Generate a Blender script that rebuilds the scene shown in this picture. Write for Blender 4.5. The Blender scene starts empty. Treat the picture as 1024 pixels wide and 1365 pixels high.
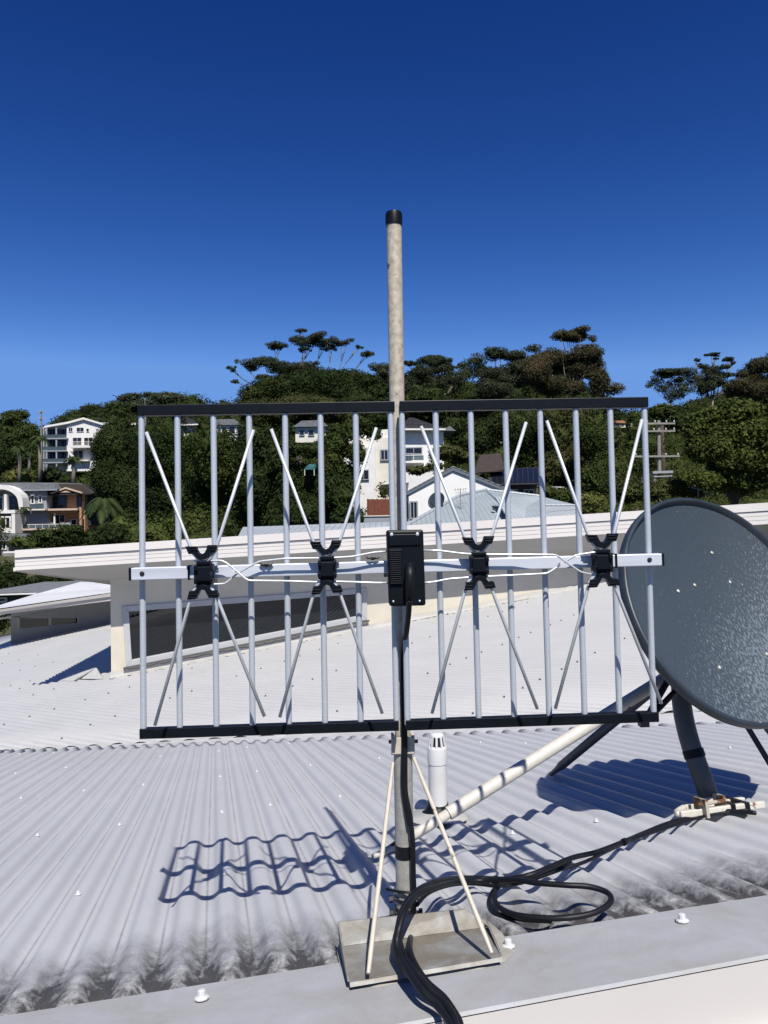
import bpy, math, random
import numpy as np
from mathutils import Vector, Matrix, noise as mnoise
random.seed(7); RNG = np.random.default_rng(11)
R_ = math.radians

# ------------------------------------------------------------------ camera, sky, sun, exposure
scene = bpy.context.scene
FPX = 990.0; PITCH = R_(1.0); ROLL = R_(0.95)
CAMZ = 6.5
CAM = np.array([0.0, 0.0, CAMZ])
_c, _s, _cp, _sp = math.cos(ROLL), math.sin(ROLL), math.cos(PITCH), math.sin(PITCH)
cd = bpy.data.cameras.new('camera'); cam = bpy.data.objects.new('camera', cd); scene.collection.objects.link(cam)
cd.sensor_fit = 'HORIZONTAL'; cd.sensor_width = 36.0; cd.lens = 36.0 * FPX / 1024.0
cd.clip_start = 0.05; cd.clip_end = 4000
cam.matrix_world = Matrix(((_c, _s, 0, 0), (_sp * _s, -_sp * _c, -_cp, 0), (-_cp * _s, _cp * _c, -_sp, CAMZ), (0, 0, 0, 1)))
scene.camera = cam
SUN = Vector((0.122, -0.569, 0.813)).normalized()
w = bpy.data.worlds.new("World"); scene.world = w; w.use_nodes = True
wn = w.node_tree.nodes; wl = w.node_tree.links; wn.clear()
sky = wn.new('ShaderNodeTexSky'); sky.sky_type = 'NISHITA'; sky.sun_disc = False
sky.sun_elevation = math.asin(SUN.z); sky.sun_rotation = math.atan2(SUN.x, SUN.y)
sky.altitude = 0; sky.air_density = 1.0; sky.dust_density = 0.15; sky.ozone_density = 3.5
hsv = wn.new('ShaderNodeHueSaturation'); hsv.inputs['Saturation'].default_value = 1.22; hsv.inputs['Value'].default_value = 1.0
bg = wn.new('ShaderNodeBackground'); bg.inputs['Strength'].default_value = 0.056
wo = wn.new('ShaderNodeOutputWorld')
sepc = wn.new('ShaderNodeSeparateColor'); comc = wn.new('ShaderNodeCombineColor')
wl.new(sky.outputs[0], hsv.inputs['Color']); wl.new(hsv.outputs[0], sepc.inputs[0])
for i_, (gm, k_, mx_) in enumerate(((2.15, 11.5, .15), (1.95, 3.7, .33), (1.70, 2.35, .76))):
    m1 = wn.new('ShaderNodeMath'); m1.operation = 'MULTIPLY'; m1.inputs[1].default_value = 0.085
    m2 = wn.new('ShaderNodeMath'); m2.operation = 'POWER'; m2.inputs[1].default_value = gm
    m3 = wn.new('ShaderNodeMath'); m3.operation = 'MULTIPLY'; m3.inputs[1].default_value = k_
    m4 = wn.new('ShaderNodeMath'); m4.operation = 'MINIMUM'; m4.inputs[1].default_value = mx_
    m5 = wn.new('ShaderNodeMath'); m5.operation = 'DIVIDE'; m5.inputs[1].default_value = 0.085
    wl.new(sepc.outputs[i_], m1.inputs[0]); wl.new(m1.outputs[0], m2.inputs[0]); wl.new(m2.outputs[0], m3.inputs[0]); wl.new(m3.outputs[0], m4.inputs[0]); wl.new(m4.outputs[0], m5.inputs[0]); wl.new(m5.outputs[0], comc.inputs[i_])
wl.new(comc.outputs[0], bg.inputs['Color']); wl.new(bg.outputs[0], wo.inputs['Surface'])
sd = bpy.data.lights.new('sun', 'SUN'); sd.energy = 4.85; sd.angle = R_(0.5); sd.color = (1.0, 0.965, 0.905)
so = bpy.data.objects.new('sun', sd); scene.collection.objects.link(so); so.location = (3, -10, 30)
so.rotation_euler = SUN.to_track_quat('Z', 'Y').to_euler()
scene.view_settings.view_transform = 'Standard'; scene.view_settings.look = 'None'
scene.view_settings.exposure = 0.6; scene.view_settings.gamma = 1.0
scene.render.engine = 'CYCLES'

# ------------------------------------------------------------------ geometry helpers
def nrm(v): v = np.array(v, float); return v / np.linalg.norm(v)
def ray(x, y):
    u = (x - 512.0) / FPX; v = -(y - 682.5) / FPX
    X = _c * u + _s * v; Z = -_s * u + _c * v
    return np.array([X, _cp - _sp * Z, _sp + _cp * Z])
def at(x, y, Y):
    r = ray(x, y); return CAM + r * (Y / r[1])
def proj(P):
    X, Y, Z = np.array(P, float) - CAM
    Yc = _cp * Y + _sp * Z; Zc = -_sp * Y + _cp * Z
    u = _c * X - _s * Zc; v = _s * X + _c * Zc
    return 512 + FPX * u / Yc, 682.5 - FPX * v / Yc
class Plane:
    def __init__(s, p, n): s.p = np.array(p, float); s.n = nrm(n)
    def hit(s, x, y, off=0.0):
        r = ray(x, y); p = s.p + s.n * off
        return CAM + r * (((p - CAM) @ s.n) / (r @ s.n))
    def drop(s, P, d, off=0.0):
        P = np.array(P, float); p = s.p + s.n * off
        return P + d * (((p - P) @ s.n) / (d @ s.n))

class MB:
    """collects verts/faces for ONE mesh"""
    def __init__(s): s.v = []; s.f = []; s.uv = None
    def add(s, vs, fs):
        b = len(s.v); s.v += [tuple(map(float, p)) for p in vs]; s.f += [tuple(b + i for i in f) for f in fs]; return s
    def box8(s, c):   # 8 corners: bottom 0-3, top 4-7
        return s.add(c, [(0, 3, 2, 1), (4, 5, 6, 7), (0, 1, 5, 4), (1, 2, 6, 5), (2, 3, 7, 6), (3, 0, 4, 7)])
    def box(s, c, ax, ay, az, hx, hy, hz):
        c = np.array(c, float); P = []
        for k in (-1, 1):
            for (i, j) in ((-1, -1), (1, -1), (1, 1), (-1, 1)):
                P.append(c + ax * hx * i + ay * hy * j + az * hz * k)
        return s.box8(P)
    def aabox(s, x0, x1, y0, y1, z0, z1):
        return s.box8([(x0, y0, z0), (x1, y0, z0), (x1, y1, z0), (x0, y1, z0), (x0, y0, z1), (x1, y0, z1), (x1, y1, z1), (x0, y1, z1)])
    def prism(s, poly, ext):
        n = len(poly); e = np.array(ext, float); P = [np.array(p, float) for p in poly]
        vs = P + [p + e for p in P]
        fs = [tuple(range(n)), tuple(range(2 * n - 1, n - 1, -1))] + [(i, i + n, (i + 1) % n + n, (i + 1) % n) for i in range(n)]
        return s.add(vs, fs)
    def tube(s, path, r, n=12, caps=True):
        P = [np.array(p, float) for p in path]; m = len(P)
        rr = r if hasattr(r, '__len__') else [r] * m
        T = []
        for i in range(m):
            a = P[max(i - 1, 0)]; b = P[min(i + 1, m - 1)]; T.append(nrm(b - a))
        up = np.array([0, 0, 1.0]) if abs(T[0][2]) < .9 else np.array([1.0, 0, 0])
        N = nrm(np.cross(T[0], up)); vs = []
        for i in range(m):
            N = nrm(N - (N @ T[i]) * T[i]); B = np.cross(T[i], N)
            for k in range(n):
                a = 2 * math.pi * k / n; vs.append(P[i] + rr[i] * (math.cos(a) * N + math.sin(a) * B))
        fs = [(i * n + k, i * n + (k + 1) % n, (i + 1) * n + (k + 1) % n, (i + 1) * n + k) for i in range(m - 1) for k in range(n)]
        if caps: fs += [tuple(range(n - 1, -1, -1)), tuple((m - 1) * n + k for k in range(n))]
        return s.add(vs, fs)
    def lathe(s, c, axis, prof, n=24):   # prof: (h, r)
        c = np.array(c, float); axis = nrm(axis)
        return s.tube2([c + axis * h for h, r in prof], axis, [r for h, r in prof], n)
    def tube2(s, P, axis, rr, n):
        up = np.array([0, 0, 1.0]) if abs(axis[2]) < .9 else np.array([1.0, 0, 0])
        N = nrm(np.cross(axis, up)); B = np.cross(axis, N); vs = []; m = len(P)
        for i in range(m):
            for k in range(n):
                a = 2 * math.pi * k / n; vs.append(P[i] + rr[i] * (math.cos(a) * N + math.sin(a) * B))
        fs = [(i * n + k, i * n + (k + 1) % n, (i + 1) * n + (k + 1) % n, (i + 1) * n + k) for i in range(m - 1) for k in range(n)]
        fs += [tuple(range(n - 1, -1, -1)), tuple((m - 1) * n + k for k in range(n))]
        return s.add(vs, fs)
    def build(s, name, mat, parent=None, smooth=False, bevel=0, uv=None, sub=0):
        me = bpy.data.meshes.new(name)
        o0 = np.array(parent['_o']) if parent is not None and '_o' in parent.keys() else np.zeros(3)
        me.from_pydata([tuple(np.array(p) - o0) for p in s.v], [], s.f)
        me.update()
        import bmesh
        bm = bmesh.new(); bm.from_mesh(me); bmesh.ops.recalc_face_normals(bm, faces=bm.faces); bm.to_mesh(me); bm.free()
        return finish(me, name, mat, parent, smooth, bevel)
def finish(me, name, mat, parent=None, smooth=False, bevel=0):
    me.materials.append(mat)
    if not smooth: me.polygons.foreach_set('use_smooth', [False] * len(me.polygons))
    if smooth:
        me.polygons.foreach_set('use_smooth', [True] * len(me.polygons))
        if smooth is not True:
            try: me.set_sharp_from_angle(angle=R_(smooth))
            except Exception: pass
    o = bpy.data.objects.new(name, me); scene.collection.objects.link(o)
    if parent is not None:
        o.parent = parent
        o['_o'] = list(parent['_o']) if '_o' in parent.keys() else [0, 0, 0]
    else: o['_o'] = [0.0, 0.0, 0.0]
    if bevel:
        m = o.modifiers.new('bevel', 'BEVEL'); m.width = bevel; m.segments = 2; m.limit_method = 'ANGLE'; m.angle_limit = R_(40)
    return o
def tag(o, label=None, cat=None, group=None, kind=None):
    if label: o['label'] = label
    if cat: o['category'] = cat
    if group: o['group'] = group
    if kind: o['kind'] = kind
    return o
def thing(name, label, cat, loc=(0, 0, 0), group=None):
    o = bpy.data.objects.new(name, None); scene.collection.objects.link(o)
    o.location = tuple(map(float, loc)); o['_o'] = [float(x) for x in loc]; o.empty_display_size = .1
    return tag(o, label, cat, group)
def gridmesh(name, V, nu, nv, mat, parent=None, uv=None, smooth=True):
    """V: (nu*nv,3) array laid out [u][v]"""
    o0 = np.array(parent['_o']) if parent is not None else np.zeros(3)
    V = np.asarray(V, float) - o0
    i, j = np.meshgrid(np.arange(nu - 1), np.arange(nv - 1), indexing='ij')
    a = (i * nv + j).ravel(); F = np.stack([a, a + nv, a + nv + 1, a + 1], 1)
    me = npmesh(name, V, F)
    if uv is not None:
        l = me.uv_layers.new(name='UVMap'); l.data.foreach_set('uv', np.asarray(uv, float)[F.ravel()].ravel())
    return finish(me, name, mat, parent, smooth)
def npmesh(name, V, F):
    me = bpy.data.meshes.new(name); k = F.shape[1]
    me.vertices.add(len(V)); me.vertices.foreach_set('co', np.asarray(V, np.float32).ravel())
    me.loops.add(F.size); me.loops.foreach_set('vertex_index', F.ravel().astype(np.int32))
    me.polygons.add(len(F)); me.polygons.foreach_set('loop_start', np.arange(0, F.size, k, dtype=np.int32))
    me.update(calc_edges=True); me.validate(); return me

# ------------------------------------------------------------------ materials
KA = 0.66   # scales every base colour down; with the raised exposure, shadows come out deeper
class NT:
    def __init__(s, name):
        s.m = bpy.data.materials.new(name); s.m.use_nodes = True; s.n = s.m.node_tree.nodes; s.l = s.m.node_tree.links
        s.b = s.n['Principled BSDF']; s.tc = s.n.new('ShaderNodeTexCoord')
    def noise(s, scale, detail=4, rough=.55, vec='Object', stretch=None, dist=0):
        t = s.n.new('ShaderNodeTexNoise'); t.inputs['Scale'].default_value = scale; t.inputs['Detail'].default_value = detail
        t.inputs['Roughness'].default_value = rough; t.inputs['Distortion'].default_value = dist
        v = s.tc.outputs[vec]
        if stretch:
            mp = s.n.new('ShaderNodeMapping'); mp.inputs['Scale'].default_value = stretch; s.l.new(v, mp.inputs[0]); v = mp.outputs[0]
        s.l.new(v, t.inputs['Vector']); return t.outputs['Fac']
    def ramp(s, fac, stops):
        r = s.n.new('ShaderNodeValToRGB'); e = r.color_ramp.elements
        while len(e) < len(stops): e.new(.5)
        for i, (p, c) in enumerate(stops):
            e[i].position = p; e[i].color = (c, c, c, 1) if not hasattr(c, '__len__') else (*c, 1)
        s.l.new(fac, r.inputs[0]); return r.outputs[0]
    def mix(s, fac, a, b, mode='MIX'):
        x = s.n.new('ShaderNodeMix'); x.data_type = 'RGBA'; x.blend_type = mode
        for sock, v in ((x.inputs[0], fac), (x.inputs[6], a), (x.inputs[7], b)):
            if hasattr(v, 'is_linked'): s.l.new(v, sock)
            elif hasattr(v, '__len__'): sock.default_value = (*v, 1)
            else: sock.default_value = v
        return x.outputs[2]
    def math(s, op, a, b=0.0, clamp=False):
        x = s.n.new('ShaderNodeMath'); x.operation = op; x.use_clamp = clamp
        for sock, v in ((x.inputs[0], a), (x.inputs[1], b)):
            if hasattr(v, 'is_linked'): s.l.new(v, sock)
            else: sock.default_value = v
        return x.outputs[0]
    def bump(s, h, strength=.3, dist=.01):
        b = s.n.new('ShaderNodeBump'); b.inputs['Strength'].default_value = strength; b.inputs['Distance'].default_value = dist
        s.l.new(h, b.inputs['Height']); s.l.new(b.outputs[0], s.b.inputs['Normal'])
    def set(s, color=None, rough=.5, metal=0, spec=.5):
        if color is not None:
            if hasattr(color, 'is_linked'): color = s.mix(1.0, color, (KA, KA, KA), 'MULTIPLY')
            else: color = tuple(np.array(color) * KA)
            if hasattr(color, 'is_linked'): s.l.new(color, s.b.inputs['Base Color'])
            else: s.b.inputs['Base Color'].default_value = (*color, 1)
        if hasattr(rough, 'is_linked'): s.l.new(rough, s.b.inputs['Roughness'])
        else: s.b.inputs['Roughness'].default_value = rough
        s.b.inputs['Metallic'].default_value = metal; s.b.inputs['Specular IOR Level'].default_value = spec
        return s.m
def simple(name, col, rough=.5, metal=0, spec=.5, var=.12, scale=20, bump=0, bdist=.002, stretch=None):
    t = NT(name); c = np.array(col)
    n = t.noise(scale, 5, stretch=stretch)
    m = t.ramp(n, [(.3, tuple(c * (1 - var))), (.7, tuple(np.minimum(c * (1 + var), 1)))])
    if bump: t.bump(t.noise(scale * 3, 4), bump, bdist)
    return t.set(m, rough, metal, spec)

def corrugated(name, base, grime, vlen, far=False):
    """painted corrugated steel; UV = metres across ribs, metres along ribs"""
    t = NT(name)
    sep = t.n.new('ShaderNodeSeparateXYZ'); t.l.new(t.tc.outputs['UV'], sep.inputs[0])
    u, v = sep.outputs[0], sep.outputs[1]
    patch = t.noise(1.3, 5, vec='UV')
    streak = t.noise(6, 5, .6, vec='UV', stretch=(3.0, .35, 1))
    fine = t.noise(140, 3, .7, vec='UV')
    c = t.mix(t.ramp(patch, [(.3, 0.), (.72, 1.)]), tuple(np.array(base) * .93), base)
    c = t.mix(t.math('MULTIPLY', t.ramp(streak, [(.45, 0.), (.75, 1.)]), .28), c, tuple(np.array(base) * np.array([.80, .82, .86])))
    c = t.mix(t.math('MULTIPLY', t.ramp(fine, [(.35, 1.), (.55, 0.)]), .12), c, tuple(np.array(base) * .7))
    # chalky blotches
    bl = t.noise(9, 3, .6, vec='UV', dist=.6)
    c = t.mix(t.math('MULTIPLY', t.ramp(bl, [(.60, 0.), (.68, 1.)]), .18), c, tuple(np.minimum(np.array(base) * 1.12, .95)))
    # grime at the two ends of the sheets
    gn = t.noise(42, 9, .75, vec='UV', stretch=(1.0, .55, 1), dist=.25)
    # pans hold more of the grime than crests
    wv = t.math('COSINE', t.math('MULTIPLY', u, 2 * math.pi / PITCH_M))
    pan = t.math('MULTIPLY_ADD', wv, -.24); pan.node.inputs[2].default_value = .70
    reach = t.noise(2.3, 4, .6, vec='UV', stretch=(1, .6, 0))
    if not far:
        rr_ = t.math('MULTIPLY_ADD', reach, .46); rr_.node.inputs[2].default_value = .03
        near_end = t.math('SUBTRACT', 1.0, t.math('DIVIDE', v, rr_), clamp=True)
        g = t.math('MULTIPLY', t.math('MULTIPLY', near_end, 2.1), t.math('MULTIPLY', pan, t.ramp(gn, [(.30, .12), (.60, 1.)])), clamp=True)
        c = t.mix(t.math('MULTIPLY', g, .97, clamp=True), c, grime)
    ge = t.math('MULTIPLY', t.ramp(gn, [(.55, 0.), (.8, 1.)]), .18)
    c = t.mix(ge, c, tuple(np.array(grime) * 2.4))
    # thin darker line along the bottom of each pan
    pl = t.math('POWER', t.math('MULTIPLY_ADD', wv, -.5), 110.0)
    pl.node.inputs[0].links[0].from_node.inputs[2].default_value = .5
    pn = t.noise(3, 6, .7, vec='UV', stretch=(1.5, 2, 1))
    c = t.mix(t.math('MULTIPLY', t.math('MULTIPLY', pl, t.ramp(pn, [(.35, .3), (.7, 1.)])), .62), c, tuple(np.array(grime) * 1.6))
    t.bump(t.math('ADD', t.math('MULTIPLY', fine, .2), gn), .10, .004)
    return t.set(c, t.math('ADD', t.math('MULTIPLY', patch, .2), .36), 0, .42)
PITCH_M = 0.080

M = {}
M['flash'] = simple('painted_flashing', (.56, .555, .55), .5, 0, .45, .09, 5, .08)
M['alu'] = simple('brushed_aluminium', (.70, .74, .79), .40, .35, .5, .07, 60, .05, .0005, (1, 1, 12))
M['alu_boom'] = simple('aluminium_boom', (.78, .81, .88), .42, .25, .5, .10, 9, .06, .0008, (1, 8, 8))
M['black'] = simple('black_plastic', (.006, .008, .012), .42, 0, .14, .2, 60, .12, .0006)
M['rubber'] = simple('black_cable_sheath', (.007, .008, .011), .5, 0, .25, .2, 40)
M['rod'] = simple('bright_rod', (.78, .80, .82), .35, .35, .5, .06, 80)
M['white_paint'] = simple('cream_paint', (.74, .68, .55), .5, 0, .4, .08, 3, .05)
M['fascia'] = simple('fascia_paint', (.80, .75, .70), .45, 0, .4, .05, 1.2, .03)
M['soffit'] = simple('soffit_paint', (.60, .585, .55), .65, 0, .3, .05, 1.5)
M['wframe'] = simple('window_frame_paint', (.52, .53, .53), .45, 0, .4, .05, 4)
M['pvc'] = simple('white_pvc', (.72, .72, .71), .32, 0, .5, .05, 12)
M['steel'] = simple('dark_steel', (.03, .03, .035), .5, .3, .4, .3, 30)
M['charcoal'] = simple('charcoal_paint', (.075, .085, .095), .5, 0, .4, .15, 14, .08)
def glass(name, col=(.012, .015, .018), r=.015):
    t = NT(name); return t.set(t.ramp(t.noise(2), [(.3, tuple(np.array(col) * .8)), (.7, tuple(np.array(col) * 1.2))]), r, 0, .5)
M['glass'] = glass('window_glass')
M['farglass'] = glass('far_glass', (.018, .022, .028), .12)
def galv():
    t = NT('galvanised_steel')
    v = t.n.new('ShaderNodeTexVoronoi'); v.inputs['Scale'].default_value = 55; t.l.new(t.tc.outputs['Object'], v.inputs['Vector'])
    c = t.ramp(v.outputs['Color'], [(0, (.28, .28, .265)), (1, (.40, .40, .375))])
    n = t.noise(16, 6, .65, dist=.8); c = t.mix(t.ramp(n, [(.40, 0.), (.60, .9)]), c, (.25, .215, .165))
    c = t.mix(t.ramp(t.noise(5, 3), [(.6, 0.), (.7, .6)]), c, (.16, .13, .10))
    t.bump(n, .3, .002); return t.set(c, .6, .25, .4)
M['galv'] = galv()
def mastmat():
    t = NT('weathered_mast_pipe')
    n = t.noise(90, 5, .7); c = t.ramp(n, [(.3, (.38, .32, .24)), (.62, (.70, .62, .50))])
    n2 = t.noise(12, 4, stretch=(4, 4, .6)); c = t.mix(t.ramp(n2, [(.5, 0.), (.75, .55)]), c, (.70, .66, .58))
    n3 = t.noise(30, 3); c = t.mix(t.ramp(n3, [(.70, 0.), (.74, .9)]), c, (.16, .13, .09))
    t.bump(n, .25, .001); return t.set(c, .62, .1, .35)
M['mast'] = mastmat()
def lowermast():
    t = NT('galvanised_mast_pipe')
    n = t.noise(50, 5, .7); c = t.ramp(n, [(.3, (.33, .325, .30)), (.65, (.54, .52, .46))])
    c = t.mix(t.ramp(t.noise(9, 4, stretch=(2, 2, .6)), [(.5, 0.), (.7, .5)]), c, (.50, .45, .36))
    t.bump(n, .2, .001); return t.set(c, .55, .25, .4)
M['mast2'] = lowermast()
def rustwhite(name='rusting_white_paint', lo=.66, base=(.70, .66, .57)):
    t = NT(name)
    n = t.noise(14, 5, .6); c = t.ramp(t.noise(60, 4), [(.3, tuple(np.array(base) * .88)), (.7, base)])
    c = t.mix(t.ramp(n, [(lo, 0.), (lo + .035, 1.)]), c, (.15, .06, .025))
    c = t.mix(t.ramp(t.noise(45, 4), [(.62, 0.), (.75, .5)]), c, (.38, .33, .25))
    t.bump(n, .2, .002); return t.set(c, .5, 0, .4)
M['rust'] = rustwhite(); M['stay'] = rustwhite('cream_stay_paint', .60, (.66, .60, .49))
def dishmat():
    t = NT('speckled_dish_paint')
    c = t.ramp(t.noise(3, 4), [(.3, (.046, .060, .074)), (.7, (.058, .075, .091))])
    sep = t.n.new('ShaderNodeSeparateXYZ'); t.l.new(t.tc.outputs['UV'], sep.inputs[0])
    # lichen and droppings gather low on the bowl
    low = t.ramp(t.math('MULTIPLY_ADD', sep.outputs[0], .55), [(.38, 0.), (.80, 1.)])
    low.node.inputs[0].links[0].from_node.inputs[2].default_value = 0
    ad = t.math('SUBTRACT', t.math('MULTIPLY', sep.outputs[0], .62), t.math('MULTIPLY', sep.outputs[1], .78))
    low = t.ramp(t.math('MULTIPLY_ADD', ad, 1.0), [(.36, 0.), (.80, 1.)]); low.node.inputs[0].links[0].from_node.inputs[2].default_value = .5
    sp = t.noise(85, 5, .78, vec='UV', stretch=(1.35, .6, 1)); 
    mpn = sp.node.inputs['Vector'].links[0].from_node; mpn.inputs['Rotation'].default_value = (0, 0, R_(-28))
    patch = t.noise(3.2, 3, vec='UV')
    th = t.math('ADD', sp, t.math('MULTIPLY', low, .15)); th = t.math('ADD', th, t.math('MULTIPLY', patch, .10))
    c = t.mix(t.ramp(th, [(.685, 0.), (.735, 1.)]), c, (.215, .255, .28))
    c = t.mix(t.math('MULTIPLY', t.ramp(th, [(.60, 0.), (.74, 1.)]), .32), c, (.105, .135, .155))
    sp2 = t.noise(70, 2, .5, vec='UV'); c = t.mix(t.ramp(t.math('ADD', sp2, t.math('MULTIPLY', low, .04)), [(.765, 0.), (.79, 1.)]), c, (.62, .62, .56))
    t.bump(sp, .05, .001); return t.set(c, .55, 0, .3)
M['dish'] = dishmat(); M['dishrim'] = simple('dish_rim_paint', (.030, .042, .055), .45, 0, .45, .25, 20, .06)
def leaf(name, dark, light, tint=None, scale=.35):
    t = NT(name); g = t.n.new('ShaderNodeNewGeometry'); oi = t.n.new('ShaderNodeObjectInfo')
    n = t.noise(scale, 4, .65)
    f = t.math('ADD', t.math('MULTIPLY', t.ramp(n, [(.3, 0.), (.7, 1.)]), .6), t.math('MULTIPLY', g.outputs['Random Per Island'], .4))
    c = t.ramp(f, [(0.1, dark), (.9, light)])
    if tint: c = t.mix(t.ramp(t.noise(scale * .6, 3, vec='Object'), [(.5, 0.), (.68, .8)]), c, tint)
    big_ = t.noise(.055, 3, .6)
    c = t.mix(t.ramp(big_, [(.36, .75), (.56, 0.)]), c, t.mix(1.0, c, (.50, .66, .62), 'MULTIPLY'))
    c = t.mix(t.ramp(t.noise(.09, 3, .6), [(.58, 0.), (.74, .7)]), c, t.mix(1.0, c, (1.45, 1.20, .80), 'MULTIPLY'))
    t.set(c, .72, 0, .08)
    c = t.mix(1.0, c, (KA, KA, KA), 'MULTIPLY'); tr = t.n.new('ShaderNodeBsdfTranslucent'); t.l.new(c, tr.inputs['Color']); ms = t.n.new('ShaderNodeMixShader'); ms.inputs[0].default_value = .22
    out = t.n['Material Output']; t.l.new(t.b.outputs[0], ms.inputs[1]); t.l.new(tr.outputs[0], ms.inputs[2]); t.l.new(ms.outputs[0], out.inputs['Surface'])
    return t.m
LF = {
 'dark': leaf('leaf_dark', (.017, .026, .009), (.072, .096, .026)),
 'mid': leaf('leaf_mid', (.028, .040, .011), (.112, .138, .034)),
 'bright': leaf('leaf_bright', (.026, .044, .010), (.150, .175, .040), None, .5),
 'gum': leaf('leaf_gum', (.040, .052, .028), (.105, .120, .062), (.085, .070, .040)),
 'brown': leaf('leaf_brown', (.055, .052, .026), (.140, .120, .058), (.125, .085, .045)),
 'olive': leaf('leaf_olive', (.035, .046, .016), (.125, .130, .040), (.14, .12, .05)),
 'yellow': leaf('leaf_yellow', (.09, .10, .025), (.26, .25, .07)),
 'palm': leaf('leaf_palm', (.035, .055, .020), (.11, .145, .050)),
}
BARK = simple('bark', (.085, .068, .05), .9, 0, .2, .3, 3)
BARKL = simple('pale_gum_bark', (.25, .22, .18), .85, 0, .2, .25, 2)

# ------------------------------------------------------------------ planes measured from the photograph
d1 = nrm(ray(286, 888)); n0 = np.array([0, 0, 1.]); n0 = nrm(n0 - (n0 @ d1) * d1); s0 = np.cross(d1, n0)
nN = math.cos(R_(-1)) * n0 + math.sin(R_(-1)) * s0
BASE = CAM + ray(541, 1228) * 1.37
N = Plane(BASE, nN); e1 = nrm(np.cross(d1, nN))
ROOF = Plane(N.hit(530, 974), [0, 0, 1])
_A = N.hit(100, 990); _M = N.hit(530, 974); _C = N.hit(1024, 958); _dv = nrm(_C - _A)
n2 = nrm(np.cross(_dv, nrm(ray(1372, 575)))); n2 = n2 * np.sign(n2[2]); R2 = Plane(_M, n2)
r2 = nrm(ray(-650, 872)); r2 = nrm(r2 - (r2 @ n2) * n2); e2 = np.cross(n2, r2); e2 = e2 * np.sign(e2[0])
Wp = [R2.hit(147, 903), R2.hit(830, 773)]
wh = nrm([Wp[1][0] - Wp[0][0], Wp[1][1] - Wp[0][1], 0]); wnrm = np.array([wh[1], -wh[0], 0])   # towards camera
WALL = Plane(Wp[0], wnrm); FASC = Plane(Wp[0] + wnrm * .52, wnrm)
L = -np.array(SUN)
AMP = 0.0092

# ------------------------------------------------------------------ the house with its two corrugated roofs
house = thing('house', 'pale house under the antenna with two white corrugated roofs and a raised window wall', 'house', (0, 5, 0))
M['roof1'] = corrugated('near_roof_steel', (.60, .605, .62), (.050, .046, .044), 4)
M['roof2'] = corrugated('far_roof_steel', (.575, .57, .56), (.10, .09, .08), 8, far=True)
def sd(P, o, a, b): return (P - o) @ a, (P - o) @ b
# near sheet
fl0 = sd(N.hit(0, 1355), BASE, e1, d1); fl1 = sd(N.hit(1024, 1193.6), BASE, e1, d1)
sc0 = sd(N.hit(86, 998), BASE, e1, d1); sc1 = sd(N.hit(929, 965), BASE, e1, d1)
def lin(p, q, s): return p[1] + (q[1] - p[1]) * (s - p[0]) / (q[0] - p[0])
def wave(s, ph=0.0):
    a = 2 * math.pi * (s + ph) / PITCH_M
    return AMP * math.tanh(1.5 * math.cos(a)) / math.tanh(1.5)
PH1 = 0.0
S = np.arange(-3.4, 3.9, .005); K = 26
V = []; UV = []
for s in S:
    dA = lin(fl0, fl1, s) - .06; dB = max(lin(sc0, sc1, s), dA + .3)
    for k in range(K):
        d = dA + (dB - dA) * k / (K - 1)
        h = wave(s, PH1) + .0012 * mnoise.noise(Vector((s * 1.5, d * 1.2, 0)))
        # lapped joins every 9 ribs
        j = (s + PH1 + 40 * PITCH_M) % (9 * PITCH_M)
        h += .0032 * (1 - min(j / (PITCH_M * .9), 1))
        V.append(BASE + e1 * s + d1 * d + nN * h); UV.append((s + PH1, d - dA - .06))
near = gridmesh('roof_sheet', V, len(S), K, M['roof1'], house, UV)
near['label'] = 'near corrugated sheet roof with sooty stains along its flashing'
near.modifiers.new('solid', 'SOLIDIFY').thickness = .0012
# far sheet
O2 = _M
ev0 = sd(R2.hit(0, 847), O2, e2, r2); ev1 = sd(R2.hit(145, 822), O2, e2, r2)
vl0 = sd(R2.hit(0, 1001), O2, e2, r2); vl1 = sd(R2.hit(928, 947), O2, e2, r2)
dE = (ev0[1] + ev1[1]) / 2
S = np.arange(vl0[0] - 1.6, ev1[0] + 2.2, .0085); K = 10; V = []; UV = []
for s in S:
    dA = vl0[1] + (vl1[1] - vl0[1]) * (s - vl0[0]) / (vl1[0] - vl0[0]); dA = max(dA, vl1[1] - 2.6)
    dB = max(dE, dA + .02)
    for k in range(K):
        d = dA + (dB - dA) * k / (K - 1)
        a = (s % PITCH_M) / PITCH_M
        h = wave(s) + .002 * mnoise.noise(Vector((s * .8, d * .7, 3)))
        j = (s + 40 * PITCH_M) % (10 * PITCH_M); h += .005 * (1 - min(j / (PITCH_M * .7), 1))
        V.append(O2 + e2 * s + r2 * d + n2 * h); UV.append((s, d))
far_sheet = gridmesh('roof_sheet', V, len(S), K, M['roof2'], house, UV)
far_sheet['label'] = 'far corrugated sheet roof rising to the window wall'
far_sheet.modifiers.new('solid', 'SOLIDIFY').thickness = .0012
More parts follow.
